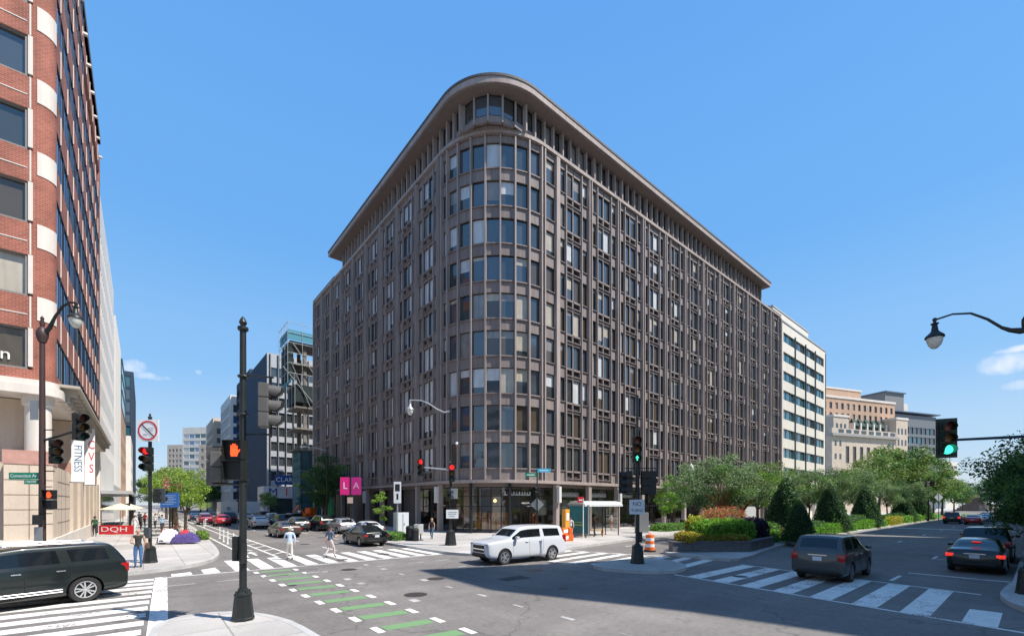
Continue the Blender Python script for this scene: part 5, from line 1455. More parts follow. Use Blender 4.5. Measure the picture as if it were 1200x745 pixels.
def hand_signal(parent, loc, face, s=1.0, lit=True):
    b=MB(); b.box(-.12,.06,-.23,.23,0,.46); b.box(-.12,.06,-.23,.23,.48,.94)
    me=b.mesh('pedestrian_signal',[signal_black],bevel=.015); o=link('pedestrian_signal',me,parent); o.matrix_local=Matrix.Translation(loc)@Matrix.Rotation(face,4,'Z')@Matrix.Scale(s,4)
    b=MB()
    for z in (0,.48):
        b.box(.06,.17,-.23,-.215,z,z+.46); b.box(.06,.17,.215,.23,z,z+.46); b.box(.06,.17,-.214,.214,z+.445,z+.46)
    link('visor',b.mesh('visor',[signal_black]),o)
    b=MB(); b.box(.055,.065,-.19,.19,.52,.90); b.box(.055,.065,-.19,.19,.04,.42); link('lens',b.mesh('lens',[lens_dark]),o)
    if lit:
        b=MB()
        b.prism([(-.075,.56),(.075,.56),(.095,.66),(.085,.74),(-.085,.74),(-.09,.64)],.066,.072)
        # rotate prism: build fingers the same way then map (x,y,z)->(z,x,y)
        for i,(x,h) in enumerate(((-.068,.83),(-.023,.865),(.022,.86),(.066,.82))): b.prism([(x-.017,.735),(x+.017,.735),(x+.017,h-.01),(x,h),(x-.017,h-.01)],.066,.072)
        b.prism([(.09,.62),(.15,.71),(.13,.73),(.085,.69)],.066,.072)
        b.v=[Vector((v.z,v.x,v.y)) for v in b.v]
        link('hand_symbol',b.mesh('hand_symbol',[lit_orange]),o)
    return o
def pole_base(t, m, h=.75, w=.30, mat_=None):
    b=MB(); b.lathe([(w*1.0,0),(w*1.02,.06),(w*.96,.08),(w*.74,h*.86),(w*.80,h*.87),(w*.78,h*.93),(w*.5,h),(w*.42,h+.08)],n=8); b.build('base',m,t)
    b=MB(); [b.lathe([(.03,h*.9),(.03,h+.03)],(w*.62*math.cos(a),w*.62*math.sin(a),0),6) for a in (.4,1.97,3.54,5.1)]; b.build('bolt',m,t)
def pendant(parent, loc, m, s=1.0):
    """tear drop street lantern hanging from loc"""
    b=MB(Matrix.Translation(loc)@Matrix.Scale(s,4)); b.lathe([(.03,.12),(.07,.08),(.05,.02),(.04,-.05),(.11,-.07),(.11,-.10),(.07,-.12),(.10,-.34),(.17,-.42),(.25,-.50),(.27,-.56),(.25,-.58)],n=18); o=b.build('lantern',m,parent,smooth=True)
    b=MB(Matrix.Translation(loc)@Matrix.Scale(s,4)); b.lathe([(.22,-.58),(.215,-.68),(.17,-.82),(.08,-.93),(.02,-.95)],n=18); b.build('lamp_glass',lamp_glass,parent,smooth=True)
def dirw(v): return math.atan2(v[1],v[0])
FWD=Vector((math.cos(CAM_A),math.sin(CAM_A))); RGT=Vector((math.sin(CAM_A),-math.cos(CAM_A)))
def camdir(dx,dz): v=RGT*dx+FWD*dz; return dirw(v)
TOCAM=camdir(0,-1)

# foreground pole
fp=thing('traffic_signal_pole','tall dark foreground signal pole with an orange hand signal and side facing heads','signal pole',(1.88,12.55,KB))
pole_base(fp,pole_dark,.70,.25)
b=MB(); b.tube([(0,0,.65),(0,0,7.1)],[.084,.070],14); b.lathe([(.10,7.1),(.12,7.12),(.12,7.18),(.05,7.22),(.09,7.30),(.05,7.40),(.0,7.46)],n=12); b.build('pole',pole_dark,fp,smooth=True)
def rv(dx,dz,z): v=RGT*dx+FWD*dz; return Vector((v.x,v.y,z))
b=MB()
for z in (5.02,3.42,5.95): b.lathe([(.115,z),(.125,z+.02),(.115,z+.05)],n=12)
b.tube([rv(0,0,6.02),rv(.75,0,5.95)],.025,6); b.tube([rv(0,0,4.55),rv(.7,0,4.55)],.025,6); b.tube([rv(.62,.12,4.5),rv(.62,.12,6.0)],.028,6)
b.tube([rv(-.75,0,3.35),rv(.1,0,3.32)],.035,6); b.tube([rv(-.75,0,4.25),rv(.1,0,4.25)],.02,6)
b.build('bracket',pole_dark,fp,each=True)
signal_head(fp,rv(.60,0,4.72),camdir(.92,.30),None,signal_grey,s=1.04)
signal_head(fp,rv(-.55,-.02,3.38),camdir(.9,.4),None,signal_grey,n=2,s=1.08)
signal_head(fp,rv(-.80,.22,3.30),camdir(-.1,1),None,signal_grey,n=3,s=.95)
hand_signal(fp,rv(.0,-.28,3.42),camdir(-.02,-1),1.0)
b=MB(); b.box(-.06,.06,-.17,-.10,1.4,1.9); b.M=Matrix.Rotation(CAM_A-1.57,4,'Z'); b.box(-.22,-.1,-.08,.06,1.45,2.05); b.build('push_button_box',pole_dark,fp)
b=MB(); b.box(-.02,.3,.10,.16,2.6,2.62); b.build('bracket',pole_dark,fp)

# left corner pole with lantern, mast arm, two heads and street sign
lp=thing('street_lamp','brown lamp and signal pole at the brick block with a green street name sign','lamp post',(-3.2,26.4,KB))
pole_base(lp,pole_brown,.8,.3)
b=MB(); b.tube([(0,0,.7),(0,0,9.6)],[.12,.085],12); b.lathe([(.12,9.5),(.18,9.7),(.20,9.9),(.12,10.1),(.06,10.15),(.09,10.3),(.05,10.45),(.07,10.5),(.0,10.62)],n=12); b.build('pole',pole_brown,lp,smooth=True)
b=MB(); pts=[rv(.08,0,9.85),rv(.30,0,10.1),rv(.55,0,10.6),rv(.85,0,11.0),rv(1.15,0,11.15),rv(1.35,0,11.15)]; b.tube(pts,[.09,.075,.05,.045,.045,.04],8); b.build('lamp_arm',pole_dark,lp,smooth=True)
pendant(lp,rv(1.38,0,11.05),pole_dark,1.0)
b=MB(); b.tube([rv(0,0,5.45),rv(1.75,0,5.95)],.05,8); b.tube([rv(0,0,4.2),rv(.5,0,4.2)],.025,6); b.tube([rv(0,0,5.9),rv(.5,0,5.9)],.025,6); b.tube([rv(0,0,3.55),rv(.4,0,3.55)],.02,6); b.tube([rv(0,0,2.45),rv(.4,0,2.45)],.02,6); b.build('bracket',pole_dark,lp,each=True)
signal_head(lp,rv(.55,0,4.5),camdir(.88,-.45),None,signal_black,s=1.0)
signal_head(lp,rv(1.65,-.1,5.45),camdir(.95,-.3),None,signal_black,s=1.08)
hand_signal(lp,rv(.42,-.1,2.62),camdir(.1,-1),.85)
b=MB(frame((0,0,0),(RGT.x,RGT.y,0),(-FWD.x,-FWD.y,0))); b.box(-1.35,-.12,.0,.03,3.86,4.14); b.box(-.72,-.15,.0,.03,3.66,3.84); b.build('street_sign',green_sign,lp)
lettering('Connecticut Av',.19,white_sign,lp,rv(-.74,-.035,4.0),TOCAM,ext=.002,xs=.9)
lettering('1100 NW',.11,white_sign,lp,rv(-.44,-.035,3.75),TOCAM,ext=.002)
b=MB(frame((0,0,0),(RGT.x,RGT.y,0),(-FWD.x,-FWD.y,0))); b.box(-.42,-.1,.05,.08,6.3,7.1); b.box(-.16,.16,.14,.17,1.3,1.9); b.build('sign_plate',sign_back,lp)
b=MB(frame((0,0,0),(RGT.x,RGT.y,0),(-FWD.x,-FWD.y,0))); b.box(-.14,.14,.10,.26,2.0,2.4); b.build('push_button_box',signal_black,lp)

# no turn signal pole on the left corner
np_=thing('traffic_signal_pole','left corner signal pole with a red ringed prohibition sign and a red light','signal pole',(0.25,27.6,KB))
pole_base(np_,pole_dark,.75,.30)
b=MB(); b.tube([(0,0,.7),(0,0,7.0)],.075,12); b.lathe([(.08,7.0),(.10,7.03),(.03,7.1),(.05,7.16),(0,7.25)],n=10); b.build('pole',pole_dark,np_,smooth=True)
Fz=frame((0,0,0),(RGT.x,RGT.y,0),(-FWD.x,-FWD.y,0))
b=MB(Fz); b.box(-.52,.52,.10,.13,5.85,6.9); b.build('sign_plate',white_sign,np_)
b=MB(Fz@Matrix.Translation((0,.145,6.375)));
N=32
for k in range(N):
    a0,a1=2*math.pi*k/N,2*math.pi*(k+1)/N
    b.poly([(r_*math.cos(a),0,r_*math.sin(a)) for r_,a in ((.47,a0),(.47,a1),(.40,a1),(.40,a0))])
b.build('red_ring',sign_red,np_,recalc=False)
b=MB(Fz@Matrix.Translation((0,.150,6.375))); b.poly([(-.31,0,.27),(-.27,0,.31),(.31,0,-.27),(.27,0,-.31)]); b.build('black_bar',sign_black,np_,recalc=False)
b=MB(Fz@Matrix.Translation((0,.140,6.375))); b.box(.0,.28,0,.003,.10,.125); b.box(-.22,.0,0,.003,-.20,-.17); b.box(.05,.25,0,.003,.0,.02); b.build('sign_mark',mat('greymark',(.35,.35,.36),.6),np_)
signal_head(np_,rv(0.02,-.2,4.42),camdir(.12,-1),'red',signal_black,s=1.12)
signal_head(np_,rv(.38,.1,2.9),camdir(.9,.45),None,signal_black,n=2,s=.95)
b=MB(Fz); b.box(.12,.7,-.05,-.02,2.9,3.6); b.box(-.12,.12,.08,.22,1.2,1.7); b.build('sign_plate',mat('backdark',(.06,.07,.075),.5),np_)

# far corner pole with lamp arm and two red heads
nc=thing('traffic_signal_pole','signal pole before the rounded corner with two red lights','signal pole',(16.25,26.0,KB))
pole_base(nc,pole_dark,1.0,.42)
b=MB(); b.tube([(0,0,.9),(0,0,9.4)],[.10,.075],12); b.lathe([(.09,9.4),(.12,9.45),(.04,9.52),(.07,9.62),(0,9.9)],n=10); b.build('pole',pole_dark,nc,smooth=True)
b=MB(); pts=[rv(.0,0,9.25),rv(-.45,0,9.15),rv(-.9,0,9.35),rv(-1.5,0,9.75),rv(-2.0,0,9.95),rv(-2.75,0,10.0)]; b.tube(pts,[.07,.06,.05,.045,.04,.04],8); b.build('lamp_arm',pole_grey,nc,smooth=True)
pendant(nc,rv(-2.8,0,9.9),pole_grey,1.0)
b=MB(); b.tube([rv(0,0,5.2),rv(-1.8,0,5.35)],.05,8); b.tube([rv(0,0,5.7),rv(-.0,-.3,5.7)],.03,6); b.build('mast_arm',pole_grey,nc)
signal_head(nc,rv(-2.0,-.05,4.75),camdir(-.1,-1),'red',signal_black,s=1.15)
signal_head(nc,rv(.12,-.25,4.35),camdir(.15,-1),'red',signal_black,s=1.15)
signal_head(nc,rv(-.05,-.2,3.1),camdir(.6,-.8),None,signal_black,n=2,s=1.0)
b=MB(Fz); b.box(-.28,.55,.14,.17,1.85,2.45); b.build('sign_plate',white_sign,nc)
b=MB(Fz); b.box(-.12,.45,.172,.176,2.25,2.30); b.box(-.15,.40,.172,.176,2.12,2.17); b.box(-.1,.3,.172,.176,1.98,2.03); b.build('sign_mark',mat('greymark2',(.3,.3,.3),.6),nc)
b=MB(Fz); b.box(.05,.5,.1,.3,3.2,3.9); b.build('control_box',sign_back,nc)
b=MB(); b.lathe([(.08,9.0),(.10,8.9),(.05,8.8)],(.3,-.3,-1.9),8); b.build('camera_unit',white_pl,nc)

# island pole with green arrow
ip=thing('traffic_signal_pole','signal pole on the small island with a green arrow and a NO TURNS sign','signal pole',(18.2,12.35,KB))
pole_base(ip,pole_dark,.85,.34)
b=MB(); b.tube([(0,0,.8),(0,0,5.9)],.095,12); b.tube([(0,0,5.9),(0,0,8.0)],.05,8); b.lathe([(.06,8.0),(.08,8.02),(0,8.12)],n=8); b.build('pole',pole_dark,ip,smooth=True)
h=signal_head(ip,rv(-.08,-.2,4.82),camdir(-.15,-1),None,signal_black,s=1.2)
b=MB(); r_=.1
b.prism([(-.02,-.10),(.02,-.10),(.02,.0),(.07,.0),(0,.10),(-.07,.0),(-.02,.0)],.095,.10); b.v=[Vector((v.z,v.x,v.y+.168)) for v in b.v]; link('arrow_symbol',b.mesh('arrow_symbol',[lit_green]),h)
signal_head(ip,rv(-.42,.05,3.35),camdir(-.9,.45),None,signal_black,s=1.05)
signal_head(ip,rv(.45,.1,3.35),camdir(.35,.95),None,signal_black,s=1.05)
b=MB(Fz); b.box(.25,1.0,-.3,-.27,3.3,4.45); b.box(-.85,-.2,-.2,-.17,3.35,4.4); b.build('backplate',signal_black,ip)
b=MB(); b.tube([rv(-.6,0,4.55),rv(.9,0,4.55)],.025,6); b.tube([rv(-.6,0,3.3),rv(.9,0,3.3)],.025,6); b.build('bracket',pole_dark,ip,each=True)
b=MB(Fz); b.box(-.42,.30,.12,.15,2.35,3.05); b.build('sign_plate',mat('sign_grey',(.60,.62,.64),.5),ip)
lettering('NO',.27,sign_black,ip,rv(-.06,-.155,2.84),TOCAM,ext=.002); lettering('TURNS',.19,sign_black,ip,rv(-.06,-.155,2.53),TOCAM,ext=.002,xs=.95)
b=MB(Fz); b.box(.06,.2,-.05,.12,1.0,1.5); b.build('push_button_box',pole_dark,ip)
cb=thing('utility_cabinet','dull grey box cabinet standing behind the island signal pole','cabinet',tuple(PX(752,43,KB)),CAM_A)
b=MB(); b.box(-.3,.3,-.6,.6,.1,2.0); b.build('cabinet',sign_back,cb,bevel=.03); b=MB(); b.box(-.33,.33,-.63,.63,0,.1); b.build('plinth',kerb_stone,cb)

# right edge pole with hanging lamp and big green head
rp=thing('street_lamp','dark pole at the right edge carrying a lamp arm and a big green light','lamp post',(21.45,.18,KB))
pole_base(rp,pole_dark,.8,.3)
b=MB(); b.tube([(0,0,.7),(0,0,8.6)],[.11,.09],12); b.lathe([(.1,8.3),(.16,8.5),(.16,8.7),(.06,8.9),(0,9.1)],n=12); b.build('pole',pole_dark,rp,smooth=True)
a_=Vector((-.40,.92,0)).normalized()
def av(d,z): return Vector((a_.x*d,a_.y*d,z))
b=MB(); b.tube([av(0,8.36),av(.2,8.34),av(.42,8.40),av(.62,8.52)],[.10,.10,.07,.05],8); b.tube([av(.62,8.52),av(.95,8.85),av(1.35,9.12),av(1.8,9.18),av(2.2,9.08)],[.045,.04,.035,.03,.03],8); b.build('lamp_arm',pole_dark,rp,smooth=True)
pendant(rp,av(2.25,9.02),pole_dark,.98)
b=MB(); b.tube([av(0,4.98),av(1.95,4.98)],[.05,.04],8); b.build('mast_arm',mat('pole_blue',(.02,.035,.06),.4,metal=.3),rp)
hd_=signal_head(rp,av(1.95,4.48)+Vector((0,0,0)),camdir(-.45,-1),'green',mat('signal_green_black',(.006,.02,.014),.4),s=1.1)
b=MB(Matrix.Translation(av(1.95,4.48))@Matrix.Rotation(camdir(-.45,-1),4,'Z')@Matrix.Scale(1.1,4)); b.box(-.02,.0,-.25,.25,-.08,1.12); b.build('backplate',mat('signal_green_black',(.006,.02,.014),.4),rp,bevel=.0)

# far pole lamp with acorn globe, red base
fl=thing('street_lamp','black lamp post with a white globe and red wrapped base on the far pavement','lamp post',tuple(PX(810,48,KB)))
b=MB(); b.lathe([(.22,0),(.2,.5),(.1,.9),(.07,1.2),(.055,5.9),(.1,6.0),(.14,6.1)],n=10); b.build('pole',pole_dark,fl,smooth=True)
b=MB(); b.lathe([(.14,6.1),(.26,6.5),(.24,6.9),(.1,7.15),(.02,7.25)],n=12); b.build('globe',mat('globe',(.75,.74,.68),.3),fl,smooth=True)
b=MB(); b.lathe([(.28,0.02),(.26,.9),(.12,1.0)],n=8); b.build('base_wrap',orange_pl,fl)
# LED arm lamp on left street
ll=thing('street_lamp','thin pole with a straight white lamp arm in front of the dark tree','lamp post',(17.6,57,KB))
b=MB(); b.tube([(0,0,0),(0,0,9.9)],[.09,.07],8); b.build('pole',pole_dark,ll)
b=MB(); b.tube([(0,0,9.5),rv(-1.2,-.3,9.75),rv(-2.2,-.5,9.9)],.045,6); b.build('lamp_arm',pole_grey,ll)
b=MB(frame(tuple(rv(-2.6,-.5,9.9)),(RGT.x,RGT.y,0),(FWD.x,FWD.y,0))); b.box(-.55,.35,-.15,.15,-.06,.06); b.build('lantern',white_pl,ll,bevel=.02)

def pennant(label, px, Z, z0, words, w=.95, h=1.75, gap=.1):
    p=PX(px,Z,KB); t=thing('banner_post',label,'banner post',tuple(p))
    b=MB(); b.tube([(0,0,0),(0,0,z0+h+.3)],.07,8); b.build('post',pole_dark,t)
    for s,mm,ch in ((-1,pink,words[0]),(1,pink_dk,words[1])):
        b=MB(Fz); a=gap if s>0 else -gap-w; b.box(a,a+w,-.01,.015,z0,z0+h); b.build('banner',mm,t)
        if ch: lettering(ch,w*.95,white_sign if s<0 else mat('palepink',(.7,.35,.5),.6),t,rv(a+w/2,-.03,z0+h*.5),TOCAM,ext=.003)
    b=MB(); b.tube([rv(-w-gap,0,z0+h+.03),rv(w+gap,0,z0+h+.03)],.02,5); b.tube([rv(-w-gap,0,z0-.03),rv(w+gap,0,z0-.03)],.02,5); b.build('bracket',pole_dark,t,each=True)
    return t
t=pennant('post with two pink banners reading L and A before the brown office block',411,44,3.75,'LA',1.0,1.75,.05)
b=MB(Fz); b.box(-.3,.25,.08,.1,2.9,3.5); b.build('sign_plate',mat('sandsign',(.55,.42,.35),.6),t)
pennant('post with two pink banners over the left pavement trees',202,40.5,3.9,'C ',.78,1.45,.06)

def info_panel():
    t=thing('information_panel','blue information panel on a dark post on the left pavement','sign',tuple(PX(199,36,KB)))
    b=MB(Fz); b.box(-.75,.75,-.03,.05,2.55,3.75); b.build('panel',mat('panel_blue',(.03,.13,.42),.5),t,bevel=.01)
    b=MB(Fz); [b.box(-.6,.55-(.2 if i%2 else 0),.052,.056,3.5-.14*i,3.54-.14*i) for i in range(6)]; b.build('sign_mark',mat('pale_blue',(.35,.5,.7),.5),t)
    b=MB(); b.tube([(0,0,0),(0,0,2.6)],.07,8); b.build('post',pole_dark,t)
info_panel()

# street name signs near the curve
t=thing('street_sign','dark post with a green and a light blue street name sign at the rounded corner','street sign',tuple(PX(629.5,35,KB)))
b=MB(); b.tube([(0,0,0),(0,0,5.6)],.05,8); b.build('post',pole_dark,t)
b=MB(Fz); b.box(-.95,-.05,.06,.09,5.0,5.3); b.build('sign_plate',green_sign,t)
b=MB(Fz); b.box(.02,1.05,.06,.09,5.35,5.65); b.build('sign_plate',lblue_sign,t)
b=MB(Fz); b.box(-.8,-.2,.092,.095,5.11,5.18); b.box(.2,.85,.092,.095,5.46,5.53); b.build('sign_mark',white_sign,t)
b=MB(Fz); b.poly([(0,-.08,3.35),(.55,-.08,2.8),(0,-.08,2.25),(-.55,-.08,2.8)]); b.poly([(0,-.06,3.35),(.55,-.06,2.8),(0,-.06,2.25),(-.55,-.06,2.8)]); b.build('diamond_sign',sign_back,t)
signal_head(t,rv(-.05,-.15,3.6),camdir(-.6,-.6),None,signal_black,n=2,s=.9)
# far signs on the right street
t=thing('road_sign','grey diamond shaped sign back beyond the last clipped cone','sign',tuple(PX(1100,74,KB)))
b=MB(Fz); b.poly([(0,0,4.7),(.75,0,3.95),(0,0,3.2),(-.75,0,3.95)]); b.poly([(0,.02,4.7),(.75,.02,3.95),(0,.02,3.2),(-.75,.02,3.95)]); b.build('sign_plate',white_sign,t)
b=MB(); b.tube([(0,0,0),(0,0,4.7)],.05,6); b.build('post',pole_dark,t)
t=thing('traffic_signal_pole','far signal pole with a green light between the last two cones','signal pole',tuple(PX(1064,76,KB)))
b=MB(); b.tube([(0,0,0),(0,0,6.2)],.09,8); b.build('pole',pole_dark,t); signal_head(t,rv(-.2,-.2,4.9),TOCAM,'green',signal_black,s=1.2)
t=thing('traffic_signal_pole','far signal pole with dark turned heads at the end of the median','signal pole',tuple(PX(1088,72,KB)))
b=MB(); b.tube([(0,0,0),(0,0,7)],.09,8); b.build('pole',pole_dark,t); signal_head(t,rv(-.5,-.2,5.2),camdir(1,.2),None,signal_grey,s=1.3); signal_head(t,rv(.4,-.2,5.2),camdir(0,1),None,signal_black,s=1.3)
# no parking sign on thin posts of the left kerb
t=thing('parking_sign','white arrow sign with a black arrow left of the doorway column','sign',tuple(PX(466,37,KB)))
b=MB(Fz); b.box(-.3,.3,.05,.08,2.9,4.7); b.build('sign_plate',white_sign,t)
b=MB(Fz); b.box(-.2,.2,.082,.086,3.9,4.5); b.box(-.08,.08,.082,.086,3.2,3.7); b.build('sign_mark',sign_black,t)
b=MB(); b.tube([(0,0,0),(0,0,4.7)],.04,6); b.build('post',pole_grey,t)
t=thing('green_sculpture','slim green bottle shaped banner stand before the dark trees','sculpture',tuple(PX(387.5,60,KB)))
b=MB(); b.lathe([(.35,0),(.38,2.2),(.3,3.2),(.15,3.8),(.15,4.6),(.2,4.62),(.2,4.9),(0,5)],n=12); b.build('body',mat('bottlegreen',(.05,.4,.10),.4),t,smooth=True)
t=thing('digger','orange and red site vehicle showing above the parked cars','digger',tuple(PX(362,66,0)),.4); t.scale=(.6,.6,.6)
b=MB(); b.box(-1.6,1.6,-1,1,1.2,2.6); b.box(-.4,1.4,-.9,.9,2.61,4.0); b.build('body',orange_pl,t,bevel=.05); b=MB(); b.box(-1.8,1.8,-1.2,-.7,0,1.1); b.box(-1.8,1.8,.7,1.2,0,1.1); b.build('track',trim_black,t,bevel=.2)
b=MB(); b.tube([(-1.4,0,2.4),(-3,0,4.6),(-4.4,0,3.0)],.2,6); b.build('boom',orange_pl,t)

# barrels, flex posts
def barrel(x,y,label):
    t=thing('traffic_barrel',label,'traffic barrel',(x,y,0),0,'orange and white drums on the service lane')
    b=MB(); b.lathe([(.36,0),(.36,.10),(.30,.11)],n=16); b.build('base',tyre_m,t)
    z=.11; i=0
    for r0,r1,m_ in ((.30,.29,orange_pl),(.285,.28,white_pl),(.28,.27,orange_pl),(.265,.26,white_pl),(.26,.24,orange_pl)):
        b=MB(); b.lathe([(r0,z),(r1,z+.19)],n=18); b.build('band',m_,t,smooth=True); z+=.191
    b=MB(); b.tube([(-.1,0,z-.02),(-.1,0,z+.09),(.1,0,z+.09),(.1,0,z-.02)],.02,6); b.build('handle',orange_pl,t)
barrel(24.4,15.65,'orange and white drum standing clear, just right of the island pole'); barrel(28.6,15.8,'orange and white drum half hidden by the planter corner')
for i,(px,py) in enumerate([(257.5,630.4),(262,634.6),(266.8,637),(273.6,640.5),(288.5,651),(239,618),(241,616)]):
    p=G(px,py); t=thing('flexible_post',['thin white post second in the row of the cycle lane buffer','thin white post third in the row of the cycle lane buffer','thin white post fourth in the row of the cycle lane buffer','thin white post fifth in the row of the cycle lane buffer','thin white post nearest the crosswalk stripes','thin white post far down the cycle lane','thin white post farthest down the cycle lane'][i],'bollard',(p.x,p.y,0),0,'white flexible posts along the cycle lane')
    b=MB(); b.lathe([(.10,0),(.10,.03),(.045,.04),(.04,.85),(.05,.9),(.03,.95)],n=8); b.build('post',white_pl,t,smooth=True)
    b=MB(); b.lathe([(.051,.6),(.051,.7)],n=8); b.build('reflector',mat('refl',(.6,.62,.62),.2),t)
# orange site barriers and ticket machine by the shelter
for i,(px,Z,lab) in enumerate([(661,33.5,'orange and white plastic barrier nearest the white SUV'),(668,34.2,'orange plastic barrier beside the bus shelter')]):
    t=thing('barrier',lab,'barrier',tuple(PX(px,Z,KB)),R(20+30*i),'orange barriers by the bus shelter')
    b=MB(); b.box(-.5,.5,-.2,.2,0,.5); b.box(-.46,.46,-.14,.14,.5,1.0); b.build('body',orange_pl,t,bevel=.04)
    b=MB(); b.box(-.42,.42,-.22,-.201,.15,.4); b.box(-.4,.4,-.16,-.141,.65,.9); b.build('reflector',white_pl,t)
t=thing('parking_meter','tall yellow orange post box behind the barriers','post box',tuple(PX(663,36,KB)))
b=MB(); b.box(-.25,.25,-.2,.2,0,2.4); b.build('body',mat('amber_box',(.75,.33,.04),.5),t,bevel=.03); b=MB(); b.box(-.15,.15,-.23,-.2,1.5,2.1); b.build('panel',white_pl,t)
# bus shelter
bs=thing('bus_shelter','glass bus shelter with a green advert panel and a curved white roof','bus shelter',(30.9,25.2,KB))
b=MB(); b.box(-2.35,-2.2,-1.05,1.15,.2,2.75); b.build('side_frame',sign_back,bs)
b=MB(); b.box(-2.40,-2.36,-.95,1.05,.35,2.65); b.build('advert_panel',mat('advert_green',(.01,.13,.14),.3,var=.3,vscale=1.5),bs)
b=MB(); b.box(-2.42,-2.405,-.5,.55,1.0,1.1); b.box(-2.42,-2.405,-.4,.5,1.25,1.3); b.build('sign_mark',mat('admark',(.35,.4,.08),.5),bs)
b=MB(); [b.tube([(x,y,0),(x,y,2.7)],.05,6) for x in (-2.2,0,2.3) for y in (-.65,.8)]; b.build('post',metal_dark,bs)
b=MB(); n=10
for i in range(n):
    a0=math.pi*i/n;a1=math.pi*(i+1)/n
    b.poly([(-2.6,.1-1.0*math.cos(a0),2.75+.35*math.sin(a0)),(2.6,.1-1.0*math.cos(a0),2.75+.35*math.sin(a0)),(2.6,.1-1.0*math.cos(a1),2.75+.35*math.sin(a1)),(-2.6,.1-1.0*math.cos(a1),2.75+.35*math.sin(a1))])
b.box(-2.6,2.6,-.92,-.82,2.62,2.78); b.build('roof',mat('shelter_roof',(.62,.64,.64),.3),bs)
b=MB(); b.poly([(-2.2,.82,.3),(2.3,.82,.3),(2.3,.82,2.6),(-2.2,.82,2.6)]); b.poly([(2.3,-.65,.3),(2.3,.8,.3),(2.3,.8,2.6),(2.3,-.65,2.6)]); b.build('glass_wall',MATS['store_glass'],bs,recalc=False)
b=MB(); b.box(-1.5,1.6,.3,.7,.42,.48); b.box(-1.4,-1.3,.4,.6,0,.42); b.box(1.4,1.5,.4,.6,0,.42); b.build('bench',wood_orange,bs)
t=thing('bus_stop_sign','red and white stop flag on a thin white pole by the shelter','sign',tuple(PX(683.5,35,KB)))
b=MB(); b.tube([(0,0,0),(0,0,3.3)],.035,6); b.build('post',white_pl,t); b=MB(Fz); b.box(-.45,.05,-.02,.02,2.95,3.4); b.build('sign_plate',sign_red,t); b=MB(Fz); b.box(-.35,-.05,.022,.026,3.1,3.2); b.build('sign_mark',white_sign,t)
# street furniture on the corner pavement
t=thing('utility_cabinet','white grey utility cabinet beside the thin young tree','cabinet',tuple(PX(470,38,KB)),R(0))
b=MB(); b.box(-.55,.55,-.35,.35,.08,2.1); b.build('cabinet',mat('cab_white',(.55,.58,.60),.5),t,bevel=.02); b=MB(); b.box(-.6,.6,-.4,.4,0,.08); b.build('plinth',kerb_stone,t); b=MB(); b.box(-.02,.02,-.36,-.35,.2,2.0); b.box(.1,.14,-.38,-.35,1.0,1.2); b.build('handle',metal_dark,t)
def bin_(px,Z,label,w=.32,h=1.15,name='litter_bin'):
    t=thing(name,label,'bin',tuple(PX(px,Z,KB)),0,'bins at the corner kerb'); b=MB(); b.lathe([(w,0),(w*1.05,.05),(w,.1),(w,h*.8),(w*1.08,h*.82)],n=14); b.build('body',metal_dark,t,smooth=True); b=MB(); b.lathe([(w*1.05,h*.83),(w*.9,h*.95),(w*.4,h)],n=14); b.build('lid',trim_black,t,smooth=True)
bin_(480.5,34.5,'dark round litter bin with a domed lid beside the cabinet')
bin_(486.5,33.8,'second dark litter bin nearer the kerb',.28,1.0)
for i,(px,lab) in enumerate([(489,'pale newspaper box leaning left, near the corner kerb'),(493,'pale newspaper box right of the first, near the corner kerb')]):
    t=thing('newspaper_box',lab,'newspaper box',tuple(PX(px,34.5,KB)),R(40+20*i),'newspaper boxes at the corner'); b=MB(); b.box(-.22,.22,-.2,.2,.5,1.25); b.build('box',mat('paperbox',(.6,.58,.52),.5),t,bevel=.02); b=MB(); b.box(-.05,.05,-.05,.05,0,.5); b.box(-.2,.2,-.2,.2,0,.04); b.build('stand',metal_dark,t); b=MB(); b.box(-.17,.17,-.215,-.2,.75,1.15); b.build('window',glass_dark,t)
bin_(800,50,'dark litter bin left of the globe lamp post',.3,1.1)
# vendor cart with purple cloth
vc=thing('vendor_cart','low cart heaped with white and purple cloths on the left pavement','vendor cart',tuple(PX(211,31.5,KB)),R(-25)); vc.scale=(.86,.86,.8)
def lump(x0,x1,y0,y1,z0,z1,seed,amp=.08):
    r=random.Random(seed); b=MB(); n=12; grid=[]
    for i in range(n+1):
        for j in range(n+1):
            u,v=i/n,j/n; e=min(u,1-u,v,1-v)*4; e=min(1,e)**.5
            grid.append(b.addv((x0+(x1-x0)*u+r.uniform(-.02,.02),y0+(y1-y0)*v,z0+(z1-z0)*e*(1+amp*r.uniform(-2,2)))))
    for i in range(n):
        for j in range(n): b.face((grid[i*(n+1)+j],grid[(i+1)*(n+1)+j],grid[(i+1)*(n+1)+j+1],grid[i*(n+1)+j+1]))
    return b
lump(-1.4,-.1,-.6,.6,.2,1.2,1).build('white_cloth',white_cloth,vc,recalc=False,smooth=True)
lump(-.5,1.3,-.65,.6,.12,.95,2).build('purple_cloth',purple_cloth,vc,recalc=False,smooth=True)
lump(.1,.7,-.4,.2,.7,1.2,3).build('red_cloth',mat('redcloth',(.5,.04,.06),.9),vc,recalc=False,smooth=True)
lump(-1.5,-.9,-.5,.5,.1,.8,4).build('purple_cloth',purple_cloth,vc,recalc=False,smooth=True)
b=MB(); [b.lathe([(.2,-.04),(.2,.04)],(x,-.55,.2),14,axis='y') for x in (-1.1,.9)]; b.build('wheel',tyre_m,vc); b=MB(); b.box(-1.3,1.2,-.5,.5,.25,.33); b.build('deck',metal_dark,vc)
